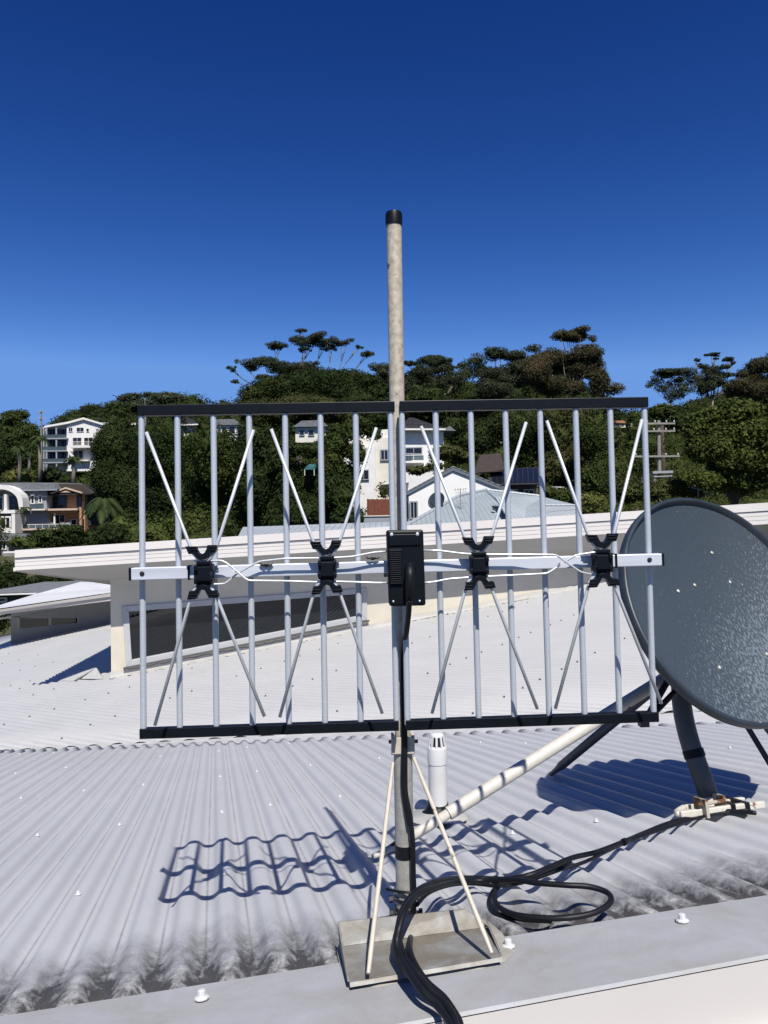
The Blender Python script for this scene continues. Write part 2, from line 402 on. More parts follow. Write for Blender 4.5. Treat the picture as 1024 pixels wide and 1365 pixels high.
# valley flashing between the two sheets
V = []; UV = []; xs = np.linspace(-420, 1500, 60)
for i, x in enumerate(xs):
    yb = np.interp(x, [0, 86, 929], [1001, 998, 965]) if x > 0 else 1001 + (0 - x) * .03
    if x > 929: yb = 965 - (x - 929) * .045
    yu = 1001 - (x) * (54 / 928.) if x <= 928 else 947 - (x - 928) * .055
    lo = N.hit(x, yb + 2, -.012); up = R2.hit(x, yu - 1.2, -.010)
    mid = lo * .55 + up * .45 - np.array([0, 0, .012])
    lo2 = lo - d1 * .10 - nN * .004
    up2 = up + nrm(np.cross(_dv, n2)) * (-.0) + np.array([0, .12, .004])
    for p in (lo2, lo, mid, up, up2): V.append(p)
valley = gridmesh('valley_gutter', V, len(xs), 5, None or simple('valley_metal', (.60, .595, .59), .5, 0, .4, .16, 6, .1), house)
# top flashing: lies over the ribs, then a folded face and a lower ledge
F1 = AMP + .003
V = []; xs = np.linspace(-700, 1700, 50)
def flashfar(x): return 1355 - .158 * x
def flashnear(x): return 1365 - .188 * (x - 540)
g = MB()
Pf = [N.hit(x, flashfar(x), F1) for x in (-60, 1100)]
dirF = nrm(Pf[1] - Pf[0]); A0 = Pf[0] - dirF * 1.8; A1 = Pf[1] + dirF * 1.8
Pn = [N.hit(x, flashnear(x), F1) for x in (540, 1024)]
dn = nrm(Pn[1] - Pn[0]); B0 = Pn[0] - dn * 2.8; B1 = Pn[1] + dn * 2.3
nseg = 60
for i in range(nseg + 1):
    t = i / nseg; a = A0 + (A1 - A0) * t; b = B0 + (B1 - B0) * t
    wob = .0015 * mnoise.noise(Vector((t * 9, 0, 1)))
    out = nrm(b - a)
    dwn = np.array([0, 0, -1.0])
    pts = [a - nN * .006, a, a + (b - a) * .33 + nN * wob, a + (b - a) * .66 + nN * (wob + .001), b - out * .004, b + dwn * .004 + out * .001, b + dwn * .105 + out * .004,
           b + dwn * .108 + out * .030, b + dwn * .135 + out * .032, b + dwn * .14 - out * .05]
    V += [np.array(p) for p in pts]
def flashmat():
    t = NT('weathered_top_flashing')
    c = t.ramp(t.noise(2.2, 5), [(.3, (.43, .435, .455)), (.7, (.49, .495, .52))])
    c = t.mix(t.ramp(t.noise(7, 7, .7, dist=.5), [(.40, 0.), (.66, .75)]), c, (.37, .355, .32))
    c = t.mix(t.ramp(t.noise(160, 3, .7), [(.62, 0.), (.72, .35)]), c, (.25, .24, .22))
    n = t.noise(3.5, 6, .7, dist=1); c = t.mix(t.ramp(n, [(.60, 0.), (.72, .5)]), c, (.33, .30, .25))
    t.bump(t.noise(120, 4, .7), .15, .002); return t.set(c, .5, 0, .4)
M['topflash'] = flashmat()
V0 = [V[i * 10 + j] for i in range(nseg + 1) for j in range(6)]
rf = gridmesh('roof_flashing', V0, nseg + 1, 6, M['topflash'], house, smooth=False)
V1 = [V[i * 10 + j] + np.array([0, 0, -.0015]) for i in range(nseg + 1) for j in range(5, 10)]
gf = gridmesh('barge_fascia', V1, nseg + 1, 5, M['fascia'], house, smooth=False)
# near facing wall under that fascia, down to the ground
q = MB(); bb0 = B0 + np.array([0, 0, -.14]); bb1 = B1 + np.array([0, 0, -.14]); bk = np.array([.03, .12, 0])
q.prism([bb0 + bk, bb1 + bk, bb1 + bk - np.array([0, 0, 5.4]), bb0 + bk - np.array([0, 0, 5.4])], (0, .2, 0))
q.build('wall', M['white_paint'], house)
# clerestory wall (with the window opening cut) ---------------------------------------
def onw(x, y, off=0.0): return WALL.hit(x, y, off)
TL, TR, BR, BL = onw(163, 808), onw(489, 783.5), onw(489, 826), onw(168, 889)
TLx = TL.copy(); BLx = BL.copy()
c0 = onw(147, 912); c1 = onw(147, 771)
wc0 = np.array([c1[0], c1[1], c0[2] - .3]); wc1 = np.array([c1[0], c1[1], c1[2]])
def wl_top(x): return np.interp(x, [147, 1100], [771, 722])
right_top = onw(1250, 714); right_bot = np.array([right_top[0], right_top[1], wc0[2]])
g = MB(); th = -wnrm * .12
g.prism([wc0, wc1, TL, BL], th); g.prism([wc1, right_top, TR, TL], th); g.prism([right_top, right_bot, BR, TR], th); g.prism([right_bot, wc0, BL, BR], th)
wallo = g.build('wall', M['white_paint'], house)
# left return of the wall
g = MB(); bkd = -wnrm * 5.0
g.prism([p - wnrm * .125 + wh * .003 for p in (wc0, wc1 + np.array([0, 0, -.03]), wc1 + bkd + np.array([0, 0, -.6]), wc0 + bkd)], wh * .11); g.build('wall', M['white_paint'], house)
win = MB()
def inset(P, Q, RR, SS, a):
    c = (P + Q + RR + SS) / 4
    outp = []
    quad = [P, Q, RR, SS]
    for i in range(4):
        p = quad[i]; u = nrm(quad[(i + 1) % 4] - p); v = nrm(quad[(i - 1) % 4] - p)
        sa = np.linalg.norm(np.cross(u, v)); outp.append(p + (u + v) * a / sa)
    return outp
I1 = inset(TL, TR, BR, BL, .068); O1 = [TL, TR, BR, BL]
fo = wnrm * .02
for i in range(4):
    a, b, c, d = O1[i], O1[(i + 1) % 4], I1[(i + 1) % 4], I1[i]
    win.prism([a + fo, b + fo, c + fo, d + fo], -wnrm * .09)
wf = win.build('window', M['wframe'], house, bevel=.004)
g = MB(); g.prism([p - wnrm * .03 for p in I1], -wnrm * .008); g.build('pane', M['glass'], wf)
g = MB(); sl0 = BL + wnrm * .021; sl1 = BR + wnrm * .021
g.prism([sl0 - wh * .03, sl1 + wh * .02, sl1 + wh * .02 - np.array([0, 0, .02]), sl0 - wh * .03 - np.array([0, 0, .02])], wnrm * .03)
g.build('sill', simple('sill_metal', (.10, .10, .10), .5), wf)
# dark sheet standing in for the unlit room behind the pane
g = MB(); g.prism([p - wnrm * .6 for p in (TL, TR, BR, BL)], -wnrm * .05); g.build('room_dark_sheet', simple('dim_room', (.03, .03, .03), .8), wf)
# apron flashing at the foot of the wall
g = MB()
pts_u = [(147, 903), (332, 861), (486, 832), (700, 799), (830, 773), (900, 760)]
for i in range(len(pts_u) - 1):
    nn = 26
    for k in range(nn):
        t0, t1 = k / nn, (k + 1) / nn
        P0 = WALL.hit(*(np.array(pts_u[i]) * (1 - t0) + np.array(pts_u[i + 1]) * t0)); P1 = WALL.hit(*(np.array(pts_u[i]) * (1 - t1) + np.array(pts_u[i + 1]) * t1))
        def rib(P):
            P = R2.drop(P, np.array([0, 0, 1.])); s = (P - O2) @ e2
            return P, AMP * math.cos(2 * math.pi * s / PITCH_M)
        (a, ha), (b, hb) = rib(P0), rib(P1)
        up = np.array([0, 0, 1.])
        o = wnrm * .15
        def top(P, extra):
            P2 = R2.drop(P, up); s = (P2 - O2) @ e2; return P2 + up * (AMP * math.cos(2 * math.pi * s / PITCH_M) + extra)
        g.add([top(a + wnrm * .012, .05), top(b + wnrm * .012, .05), top(b + wnrm * .014, .012), top(a + wnrm * .014, .012), top(b + o, .003), top(a + o, .003)], [(0, 1, 2, 3), (3, 2, 4, 5)])
g.build('apron_flashing', simple('apron_metal', (.60, .58, .54), .5, 0, .4, .08, 8), house)
# folded corner flashings at the left foot of the wall
k1 = [R2.hit(75, 905, .012), R2.hit(128, 899, .02), R2.hit(128, 891, .12), R2.hit(92, 897, .05)]
g = MB(); g.prism([R2.hit(74, 907, .012), R2.hit(97, 908, .012), R2.hit(128, 890, .10), R2.hit(104, 894, .06)], (0.0, .04, -.02))
g.prism([R2.hit(104, 905, .010), R2.hit(137, 905, .012), R2.hit(128, 890, .10)], (0, .03, -.01))
g.build('corner_flashing', simple('corner_flashing_metal', (.55, .54, .52), .5), house)
# fascia, soffit and upper roof ---------------------------------------------------------
ftop = lambda x: 733.5 - (x - 20) * (733.5 - 670.5) / 996.
fbot = lambda x: 760.5 - (x - 20) * (760.5 - 699) / 996.
FL = [FASC.hit(20, ftop(20)), FASC.hit(20, fbot(20))]; FR = [FASC.hit(1500, ftop(1500)), FASC.hit(1500, fbot(1500))]
def fpt(t, v, off=0.0):   # t along, v 0 top..1 bottom
    a = FL[0] + (FL[1] - FL[0]) * v; b = FR[0] + (FR[1] - FR[0]) * v
    return a + (b - a) * t + wnrm * off
g = MB()
bands = [(0, .37, .030), (.40, .60, .012), (.615, .80, .010), (.815, 1.0, .008)]
for a, b, off in bands:
    g.prism([fpt(0, a, off), fpt(1, a, off), fpt(1, b, off), fpt(0, b, off)], -wnrm * (.03 + off))
g.prism([fpt(.0002, .02, -.0305), fpt(1, .02, -.0305), fpt(1, .99, -.0305), fpt(.0002, .99, -.0305)], -wnrm * .02)
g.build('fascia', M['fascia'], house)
eL2 = CAM + np.array([-4.22, 11.6, -.86])   # left edge of the eave seen running back to the wall
FBL = fpt(0, 1, -.03); FBR = fpt(1, 1, -.03)
j0 = onw(147, 773.5); j1 = right_top
g = MB()
g.add([FBL, FBR, j1 - wnrm * .02, j0 - wnrm * .02], [(0, 1, 2, 3)])
g.add([FBL, j0 - wnrm * .02, eL2 + np.array([0, 0, .0])], [(0, 1, 2)])
up_ = np.array([0, 0, .02])
g.add([FBL + up_, FBR + up_, j1 - wnrm * .02 + up_, j0 - wnrm * .02 + up_], [(0, 3, 2, 1)])
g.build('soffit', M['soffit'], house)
# eave return trim along the left edge
g = MB(); t0 = FBL; t1 = eL2
g.prism([t0 + np.array([0, 0, -.008]), t1 + np.array([0, 0, -.008]), t1 + np.array([0, 0, .030]), t0 + np.array([0, 0, .030])], -wh * .02)
g.build('barge_trim', M['fascia'], house)
FTL = fpt(0, .02, -.03); FTR = fpt(1, .02, -.03)
bkv = -wnrm * 6.0 + np.array([0, 0, -.75])
g = MB(); tz = np.array([0, 0, -.05])
g.prism([FTL, FTR, FTR + bkv, eL2 + np.array([0, 0, .15]) + bkv * .5, eL2 + np.array([0, 0, .15])], tz)
g.build('upper_roof', M['flash'], house)
g = MB(); g.prism([fpt(0, .05, .02), fpt(0, .12, .02), fpt(0, .30, -.03), fpt(0, .05, -.03)], -wh * .11); g.build('gutter_end', M['fascia'], house)

# roof screws -----------------------------------------------------------------------
def screw_mesh(sc, mat, name):
    m = MB(); z = np.array([0, 0, 1.])
    m.lathe((0, 0, 0), z, [(0, .0085 * sc), (.0015 * sc, .0085 * sc), (.003 * sc, .006 * sc), (.0031 * sc, .0048 * sc), (.0085 * sc, .0046 * sc), (.0095 * sc, .003 * sc)], 10)
    me = bpy.data.meshes.new(name); me.from_pydata(m.v, [], m.f); me.materials.append(mat); return me
SMW = screw_mesh(.85, M['pvc'], 'screw'); SMG = screw_mesh(1.1, simple('screw_rubber_shade', (.10, .10, .10), .6), 'screw')  # far screws all dark: rubber washer, and their shaded side put into the colour
def crest(P, pl, o, e, ph): 
    s = (P - o) @ e; k = round((s + ph) / PITCH_M) * PITCH_M - ph; return P + e * (k - s) + pl.n * (AMP + .0016)
def screw(P, n, me, parent):
    o = bpy.data.objects.new('screw', me); scene.collection.objects.link(o); o.parent = parent
    o.location = Vector(P) - Vector(parent['_o']); o.rotation_euler = Vector(n).to_track_quat('Z', 'Y').to_euler()
nearscr = [(15.6, 1034.8), (41, 1067), (94, 1026), (53, 1118.8), (116.6, 1058), (155, 1105.5), (189, 1050.8), (24, 1008), (64, 1007), (211.7, 1012), (284, 1005), (283, 1040.5), (279.7, 1089.8), (337, 999), (375, 1076.7), (351, 1032), (390, 993.7), (93, 1201), (279, 1174.8), (696.6, 1115.7), (810, 1099), (984, 1000), (707, 993.5), (822, 979), (954, 967), (462, 1066), (419.6, 1024), (505.8, 1014.7), (566, 1008.5), (634, 994), (770, 1010), (900, 1022), (760, 1050)]
for p in nearscr: screw(crest(N.hit(*p), N, BASE, e1, PH1), nN, SMW, near)
for p in [(269, 1331), (678, 1262), (910, 1228), (1100, 1200)]:
    P = N.hit(p[0], p[1], F1 + .0025); o = bpy.data.objects.new('screw', SMW); scene.collection.objects.link(o); o.parent = rf; o.location = Vector(P) - Vector(rf['_o'])
    o.rotation_euler = Vector(nN).to_track_quat('Z', 'Y').to_euler(); o.scale = (1.5, 1.5, 1.5)
farscr = [(1, 969), (36, 958), (69, 948), (112, 935), (142, 926.6), (171, 918), (84, 986), (115, 970), (149, 958), (10.7, 872.5), (24.4, 881), (2, 886), (48.8, 889), (24.4, 895.7), (53, 874), (70.8, 884), (42, 908), (15.6, 915), (72.7, 847), (57.4, 842), (73, 919.6), (28, 919), (44, 928), (149, 906), (174, 901.7), (344.6, 893.7), (377.6, 883.5), (400.8, 875.8), (423, 868.3), (452, 858.7), (406, 856.4), (445, 897), (419.7, 906.3), (392, 916), (354, 929.8), (446.6, 951.7), (476, 938.7), (595.7, 819.5), (615.7, 836), (650.8, 823), (672, 816), (688, 810), (702.8, 805), (709, 844.5), (691, 852), (671, 860.5), (643, 870.8), (622, 879), (599, 888), (766, 821), (750, 828), (733, 835), (750, 893.7), (720, 908), (696, 920), (670, 932.7), (634, 952), (772.5, 883), (253, 924), (225, 933), (258.7, 891.6), (318.5, 902), (550.6, 858.5), (572, 851), (567, 901), (835, 852), (792, 873), (505, 925)]
for p in farscr: screw(crest(R2.hit(*p), R2, O2, e2, 0.0), n2, SMG, far_sheet)

# ------------------------------------------------------------------ antenna mast
MB0 = BASE.copy(); up = np.array([0, 0, 1.])
mast = thing('antenna_mast', 'weathered pipe mast with black end cap, tripod stays and bolted steel foot', 'mast', MB0)
mx = lambda z: np.array([MB0[0], MB0[1], z])
zt = CAMZ + .583; zj = CAMZ - .392
g = MB(); g.lathe(mx(zj - .12), up, [(0, .0142), (zt - .004 - zj + .12, .0142)], 28); g.build('upper_pipe', M['mast'], mast, 40)
g = MB(); g.lathe(mx(zt - .022), up, [(0, .0152), (.0, .0158), (.020, .0158), (.024, .0145), (.025, .010)], 28)
g.lathe(mx(zt + .0025), up, [(0, .004), (.003, .003)], 10); g.build('end_cap', M['black'], mast, 40)
g = MB(); g.lathe(mx(MB0[2] + .0), up, [(0, .0172), (zj - .02 - MB0[2], .0172), (zj - .018 - MB0[2], .0150)], 28); g.build('lower_pipe', M['mast2'], mast, 40)
zc = zj
g = MB()
for sgn in (-1, 1): g.box(mx(zc - .012) + np.array([sgn * .0185, -.004, 0]), np.array([1., 0, 0]), np.array([0, 1., 0]), up, .003, .014, .017)
g.box(mx(zc - .012) + np.array([0, -.0185, 0]), np.array([1., 0, 0]), np.array([0, 1., 0]), up, .0205, .002, .015)
g.build('clamp', M['stay'], mast, bevel=.001)
g = MB(); g.tube([mx(zc - .008) + np.array([-.026, -.006, 0]), mx(zc - .008) + np.array([.028, -.006, 0])], .0035, 8); g.build('bolt', simple('rusty_bolt', (.20, .08, .04), .8), mast)
g = MB(); g.lathe(mx(MB0[2] + .118), up, [(0, .0178), (.024, .0178)], 28); g.build('tape_band', M['rubber'], mast)
# stays: flattened ends with a bolt
feet = [N.hit(491, 1298, .036), N.hit(656, 1271, .036)]
tops = [mx(zj - .045) + np.array([-.019, -.012, 0]), mx(zj - .035) + np.array([.019, -.012, 0])]
back = [N.hit(575, 1120, .01)]
for tp, ft in zip(tops, feet):
    dd = nrm(ft - tp); g = MB(); g.tube([tp, tp + dd * .03, tp + dd * .045, ft - dd * .03, ft], [.003, .003, .0038, .0038, .003], 10); g.build('stay', M['stay'], mast, 40)
# foot tray (folded sheet steel)
def T(x, y, h): return N.hit(x, y, h)
hF = F1 + .012
fbl, fbr, ffr, ffl = T(455, 1262, hF), T(651, 1236, hF), T(668, 1275, hF), T(466, 1309, hF)
g = MB(); tk = nN * .003
g.prism([fbl, fbr, ffr, ffl], -tk)
bt0 = fbl + nN * .034 + nrm(fbl - ffl) * .010; bt1 = fbr + nN * .028 + nrm(fbr - ffr) * .012 - nrm(fbr - fbl) * .035
g.prism([fbl + nN * .0005, bt0, bt1, fbr + nN * .0005], nrm(fbl - ffl) * .003)
g.prism([fbl + nN * .0005, bt0, ffl + nN * .004, ffl + nN * .0005], -nrm(fbr - fbl) * .003)
g.prism([fbr + nN * .0005, bt1 + nrm(fbr - fbl) * .03 - nN * .012, ffr + nN * .0005], nrm(fbr - fbl) * .003)
g.prism([ffl, ffr, ffr - nN * .005 + nrm(ffl - fbl) * .003, ffl - nN * .005 + nrm(ffl - fbl) * .003], nrm(ffl - fbl) * .003)
g.build('foot_plate', M['galv'], mast)
g = MB()
for dz in (.02, .045):
    g.tube([mx(MB0[2] + dz) + np.array([-.027, -.008, 0]), mx(MB0[2] + dz) + np.array([.030, -.008, 0])], .0035, 8)
    for sx in (-.026, .028): g.lathe(mx(MB0[2] + dz) + np.array([sx - .004, -.008, 0]), np.array([1., 0, 0]), [(0, .0065), (.007, .0065)], 6)
for k in range(3): g.lathe(mx(MB0[2] + .004 + k * .018), up, [(0, .0195), (.006, .0195)], 20)
g.build('foot_clamp', M['steel'], mast)
# silicone around the tray
def blob(name, poly, mat, parent, h):
    g = MB(); c = sum(poly) / len(poly); n = len(poly)
    g.add(poly + [p * .93 + c * .07 + nN * h for p in poly] + [c + nN * h], [(i, (i + 1) % n, n + (i + 1) % n, n + i) for i in range(n)] + [(n + i, n + (i + 1) % n, 2 * n) for i in range(n)])
    return g.build(name, mat, parent, True)
pl = []
for x, y in [(450, 1268), (458, 1240), (520, 1238), (600, 1224), (650, 1225), (672, 1245), (688, 1268), (676, 1283), (640, 1290), (560, 1303), (500, 1318), (466, 1316), (456, 1295)]:
    pl.append(N.hit(x + random.uniform(-3, 3), y + random.uniform(-2, 2), F1 + .0005))
blob('sealant', pl, simple('dirty_sealant', (.40, .375, .33), .75, 0, .2, .25, 30, .3), mast, .004)

# ------------------------------------------------------------------ the grid antenna
def depth_pt(x, y, D): return at(x, y, D)
qa = [at(188, 548, 1.328), at(860, 537, 1.358), at(191, 977, 1.322), at(874, 955, 1.350)]
ax = nrm((qa[1] - qa[0]) + (qa[3] - qa[2])); az = nrm((qa[0] - qa[2]) + (qa[1] - qa[3])); an = nrm(np.cross(ax, az)); az = np.cross(an, ax)
ANT = Plane(sum(qa) / 4, an)
if an[1] > 0: an = -an
ANT.n = an
def AP(x, y, off=0.0): return ANT.hit(x, y, off)
ant = thing('grid_antenna', 'wide aluminium grid antenna with four X shaped dipoles and black centre box', 'antenna', AP(533, 758))
top_x = [188.6, 236.5, 284.5, 332, 380, 427, 474, 520.5, 535.5, 580.3, 627, 673.3, 719.5, 767, 813, 858.5]
bot_x = [191.5, 240, 288.8, 337, 385.4, 433.6, 481, 528.7, 543.4, 591.3, 638.4, 685.8, 732.5, 779.6, 826, 871.5]
ytop = lambda x: 547.5 - (x - 188) * 4.5 / 337 if x < 528 else 542 - (x - 533) * 5.5 / 329
ybot = lambda x: 977 - (x - 188) * 11 / 343 if x < 536 else 966 - (x - 541) * 11.5 / 335
for xt, xb in zip(top_x, bot_x):
    g = MB(); a, b = AP(xt, ytop(xt)), AP(xb, ybot(xb)); g.tube([a, b], .0054, 16); o = g.build('reflector_rod', M['alu'], ant, 40)
for (x0, y0), (x1, y1) in (((185, 547.8), (526, 542.4)), ((532.5, 542), (862.5, 536.6))):
    a, b = AP(x0, y0), AP(x1, y1); d = nrm(b - a); c = (a + b) / 2; v = nrm(np.cross(an, d))
    g = MB(); g.box(c, d, an, v, np.linalg.norm(b - a) / 2, .0085, .0093); g.build('edge_strip', M['black'], ant, bevel=.0012)
for (x0, y0), (x1, y1) in (((187.5, 977.3), (531.5, 966.2)), ((541, 966), (876.5, 954.6))):
    a, b = AP(x0, y0), AP(x1, y1); d = nrm(b - a); c = (a + b) / 2; v = nrm(np.cross(an, d))
    g = MB(); g.box(c, d, an, v, np.linalg.norm(b - a) / 2, .0085, .0088); g.build('edge_strip', M['black'], ant, bevel=.0012)
# boom
OB = .020
b0, b1 = AP(174.5, 765, OB), AP(882, 745.6, OB); d = nrm(b1 - b0); v = nrm(np.cross(an, d)); v = v * np.sign(v[2])
g = MB(); g.box((b0 + b1) / 2, d, an, v, np.linalg.norm(b1 - b0) / 2 - .003, .0115, .0108); g.build('boom', M['alu_boom'], ant, bevel=.0015)
for p, sg in ((b0, 1), (b1, -1)):
    g = MB(); g.box(p + d * sg * .0018, d, an, v, .0023, .0120, .0113); g.build('boom_cap', M['black'], ant, bevel=.0008)
for x in (189.5, 866):
    y = np.interp(x, [174.5, 882], [765, 745.6]); g = MB(); g.lathe(AP(x, y, OB + .0115), an, [(0, .0042), (.0012, .0042), (.002, .003)], 14); g.build('rivet', M['steel'], ant)
for x in (253.8, 818.5):
    y = np.interp(x, [174.5, 882], [765, 745.6]); g = MB(); g.box(AP(x, y, OB), d, an, v, .0018, .0135, .0128); g.build('boom_joint', M['black'], ant)
# mast bracket (saddle behind the boom, round the mast)
cz = AP(533, 755, 0.0)
g = MB(); mz = cz[2]
g.box(np.array([MB0[0], MB0[1] - .017, mz]), ax, np.array([0, 1., 0]), up, .03, .003, .02)
g.tube([np.array([MB0[0] + .019 * math.cos(a), MB0[1] + .019 * math.sin(a), mz + .008]) for a in np.linspace(0, math.pi, 12)], .003, 8)
g.tube([np.array([MB0[0] + .019 * math.cos(a), MB0[1] + .019 * math.sin(a), mz - .008]) for a in np.linspace(0, math.pi, 12)], .003, 8)
g.build('mast_bracket', M['galv'], ant)
OD = .052
specs = [  # cx, cy, UL tip, UR tip, LL tip, LR tip, feet
 (272, 765, (195, 576), (338, 573), (206.5, 967), (352.6, 955)),
 (436, 758.5, (361.7, 572), (501.8, 570), (373, 956), (509.7, 951)),
 (638, 753, (561.5, 568), (701.5, 562.7), (576, 951), (716.5, 945)),
 (802, 749.5, (729, 560.6), (856, 559), (740.4, 944.8), (882, 938))]
claw_t = [(-22.7, -34.9), (-9.2, -34.7), (-7.6, -30.8), (-5.1, -26.4), (-1.7, -24.2), (2.7, -26.4), (5.1, -30.8), (6.6, -36.5), (19.5, -36.7), (16.4, -26.4), (10.5, -25.4), (6.6, -20.1), (1.7, -17.1), (-3.2, -17), (-8, -19.6), (-12, -24.5), (-18.3, -24.5)]
claw_b = [(-17.6, 24.4), (-20.3, 35.4), (-9, 34.8), (-5.1, 27.8), (-3.2, 23.4), (-.2, 22.4), (3.2, 23.4), (5.6, 27.8), (8.5, 33.6), (21.4, 31.7), (18.3, 23), (12, 23.4), (6.6, 17.5), (.7, 15.3), (-5.1, 17), (-10, 23.4)]
for i, (cx, cy, ul, ur, ll, lr) in enumerate(specs):
    g = MB()
    c_ = AP(cx + .5, cy, 0); ux = ax; uz = az
    g.box(AP(cx + .5, cy, .040), ux, an, uz, .0148, .016, .0165)
    g.box(AP(cx + .5, cy, .058), ux, an, uz, .0105, .006, .0120)
    for sx in (-1, 1):
        for sz in (-1, 1): g.box(AP(cx + .5 + sx * 10, cy + sz * 8, .052), ux, an, uz, .0032, .010, .0040)
    g.box(AP(cx + .5, cy - 15, .048), ux, an, uz, .012, .010, .0030); g.box(AP(cx + .5, cy + 15, .048), ux, an, uz, .012, .010, .0030)
    ins = g.build('insulator', M['black'], ant, bevel=.0008)
    for cl in (claw_t, claw_b):
        g = MB(); P = [AP(cx + a, cy - 2 + b, OD - .007) for a, b in cl]; g.prism(P, an * .014)
        s_ = -1 if cl is claw_t else 1
        for sx in (-1, 1):
            for k in range(2): g.box(AP(cx + sx * 13.5 + .3, cy - 2 + s_ * (30 + 3.5 * k) , OD + .0075), ux, an, uz, .0066, .0012, .0008)
        g.build('claw', M['black'], ins, bevel=.0006)
    def bent(tipL, tipR, sgn):
        fl = (cx - 15.5, cy - 2 + sgn * 27); fr = (cx + 15, cy - 2 + sgn * 28)
        P = [tipL, fl, (cx - 10.5, cy - 2 + sgn * 21), (cx - 6.5, cy - 2 + sgn * 16.2), (cx - 2.5, cy - 2 + sgn * 13.4), (cx + 1.5, cy - 2 + sgn * 13.6), (cx + 5.5, cy - 2 + sgn * 16.4), (cx + 9.5, cy - 2 + sgn * 21.2), fr, tipR]
        Q = [AP(x, y, OD + (.0 if k not in (0, 9) else .006)) for k, (x, y) in enumerate(P)]
        g = MB(); g.tube(Q, .0029, 10); g.build('dipole_rod', M['rod'], ant, True)
    bent(ul, ur, -1); bent(ll, lr, 1)
def wire(pts, off=OD - .003, r=.0018):
    # round the corners a little
    P = [np.array(p[:2], float) for p in pts]; O = [p[2] if len(p) > 2 else off for p in pts]
    Q = [AP(*P[0], O[0])]
    for k in range(1, len(P) - 1):
        a = P[k] + (P[k - 1] - P[k]) * min(.35, 5 / np.linalg.norm(P[k - 1] - P[k])); b = P[k] + (P[k + 1] - P[k]) * min(.35, 5 / np.linalg.norm(P[k + 1] - P[k]))
        Q += [AP(*a, O[k]), AP(*(a * .25 + b * .25 + P[k] * .5), O[k]), AP(*b, O[k])]
    Q.append(AP(*P[-1], O[-1])); g = MB(); g.tube(Q, r, 10); return g.build('feeder_wire', M['rod'], ant, True)
wire([(258, 748), (272, 748), (297, 747, .052), (313, 759, .053), (330, 774, .055), (380, 774.5), (424, 776), (436, 775), (477, 776), (500, 777), (518, 777)])
wire([(262, 779), (272, 779), (300, 778.5, .045), (317, 764, .045), (345, 748.5, .047), (380, 744.5), (424, 744), (436, 744), (470, 742), (500, 736), (518, 735)])
wire([(560, 733.4), (586, 734), (617, 738), (638, 739), (684, 739), (742, 739.6, .055), (757, 751, .056), (775, 763, .055), (790, 766), (802, 766), (812, 766)])
wire([(560, 777), (577, 776), (599, 771.6), (636, 769), (684, 766.8), (730, 764.5, .045), (747, 753, .044), (767, 740, .046), (790, 736.5), (802, 735), (812, 735)])
# small cable ties at the crossings and screws on the boom
for x, y in ((312, 761.5), (748, 752.5)):
    g = MB(); g.box(AP(x, y, .052), ax, an, az, .003, .007, .003); g.build('cable_tie', M['pvc'], ant)
# little wing clips by the boom
for x, y in ((355, 753), (497, 744)):
    g = MB(); g.box(AP(x, y, .034), ax, an, az, .010, .003, .0016); g.tube([AP(x - 9, y - 2, .036), AP(x, y + 2, .040), AP(x + 9, y - 2, .036)], .0015, 6); g.build('clip', M['steel'], ant)
# centre box
B1_ = [(514.3, 706.8), (562.3, 706), (565.6, 805), (518, 806)]
g = MB(); g.prism([AP(x, y, .030) for x, y in B1_], an * .034); box = g.build('junction_box', M['black'], ant, bevel=.004)
g = MB(); g.prism([AP(x, y, .0635) for x, y in [(518, 732), (536.3, 731.5), (537.2, 779), (520, 780)]], an * .004)
for k in range(16):
    t = k / 15; g.prism([AP(519.4 + t * .9, 734.0 + t * 43, .0674), AP(535 + t * .8, 733.6 + t * 43, .0674), AP(535 + t * .8, 735.0 + t * 43, .0674), AP(519.4 + t * .9, 735.4 + t * 43, .0674)], an * .0018)
g.build('ribbed_panel', M['black'], box, bevel=.0005)
g = MB(); g.prism([AP(x, y, .0635) for x, y in [(518.5, 712), (560, 711.5), (560.5, 727), (518.8, 728)]], an * .003); g.build('lid_ridge', M['black'], box, bevel=.002)
for x, y, k_ in ((522, 712.5, 1), (556.4, 712, 1), (524.4, 801.6, .6), (559.5, 801, .6)):
    g = MB(); g.lathe(AP(x, y, .0640), an, [(0, .0028 * k_), (.0025 * k_, .0028 * k_), (.003 * k_, .0016 * k_)], 12); g.build('box_screw', M['rod'], box)
g = MB(); g.lathe(AP(546.8, 757, .063), an, [(0, .0095), (.006, .0095), (.008, .0080), (.014, .0080), (.016, .0060)], 20); g.build('cable_gland', M['black'], box)
g = MB(); g.tube([AP(546.5, 757, .070), AP(546.6, 760, .079), AP(546.6, 768, .083), AP(546.2, 785, .081), AP(545.8, 806, .070)], [.0072, .0080, .0082, .0078, .0060], 14); g.build('cable_boot', M['rubber'], box, True)

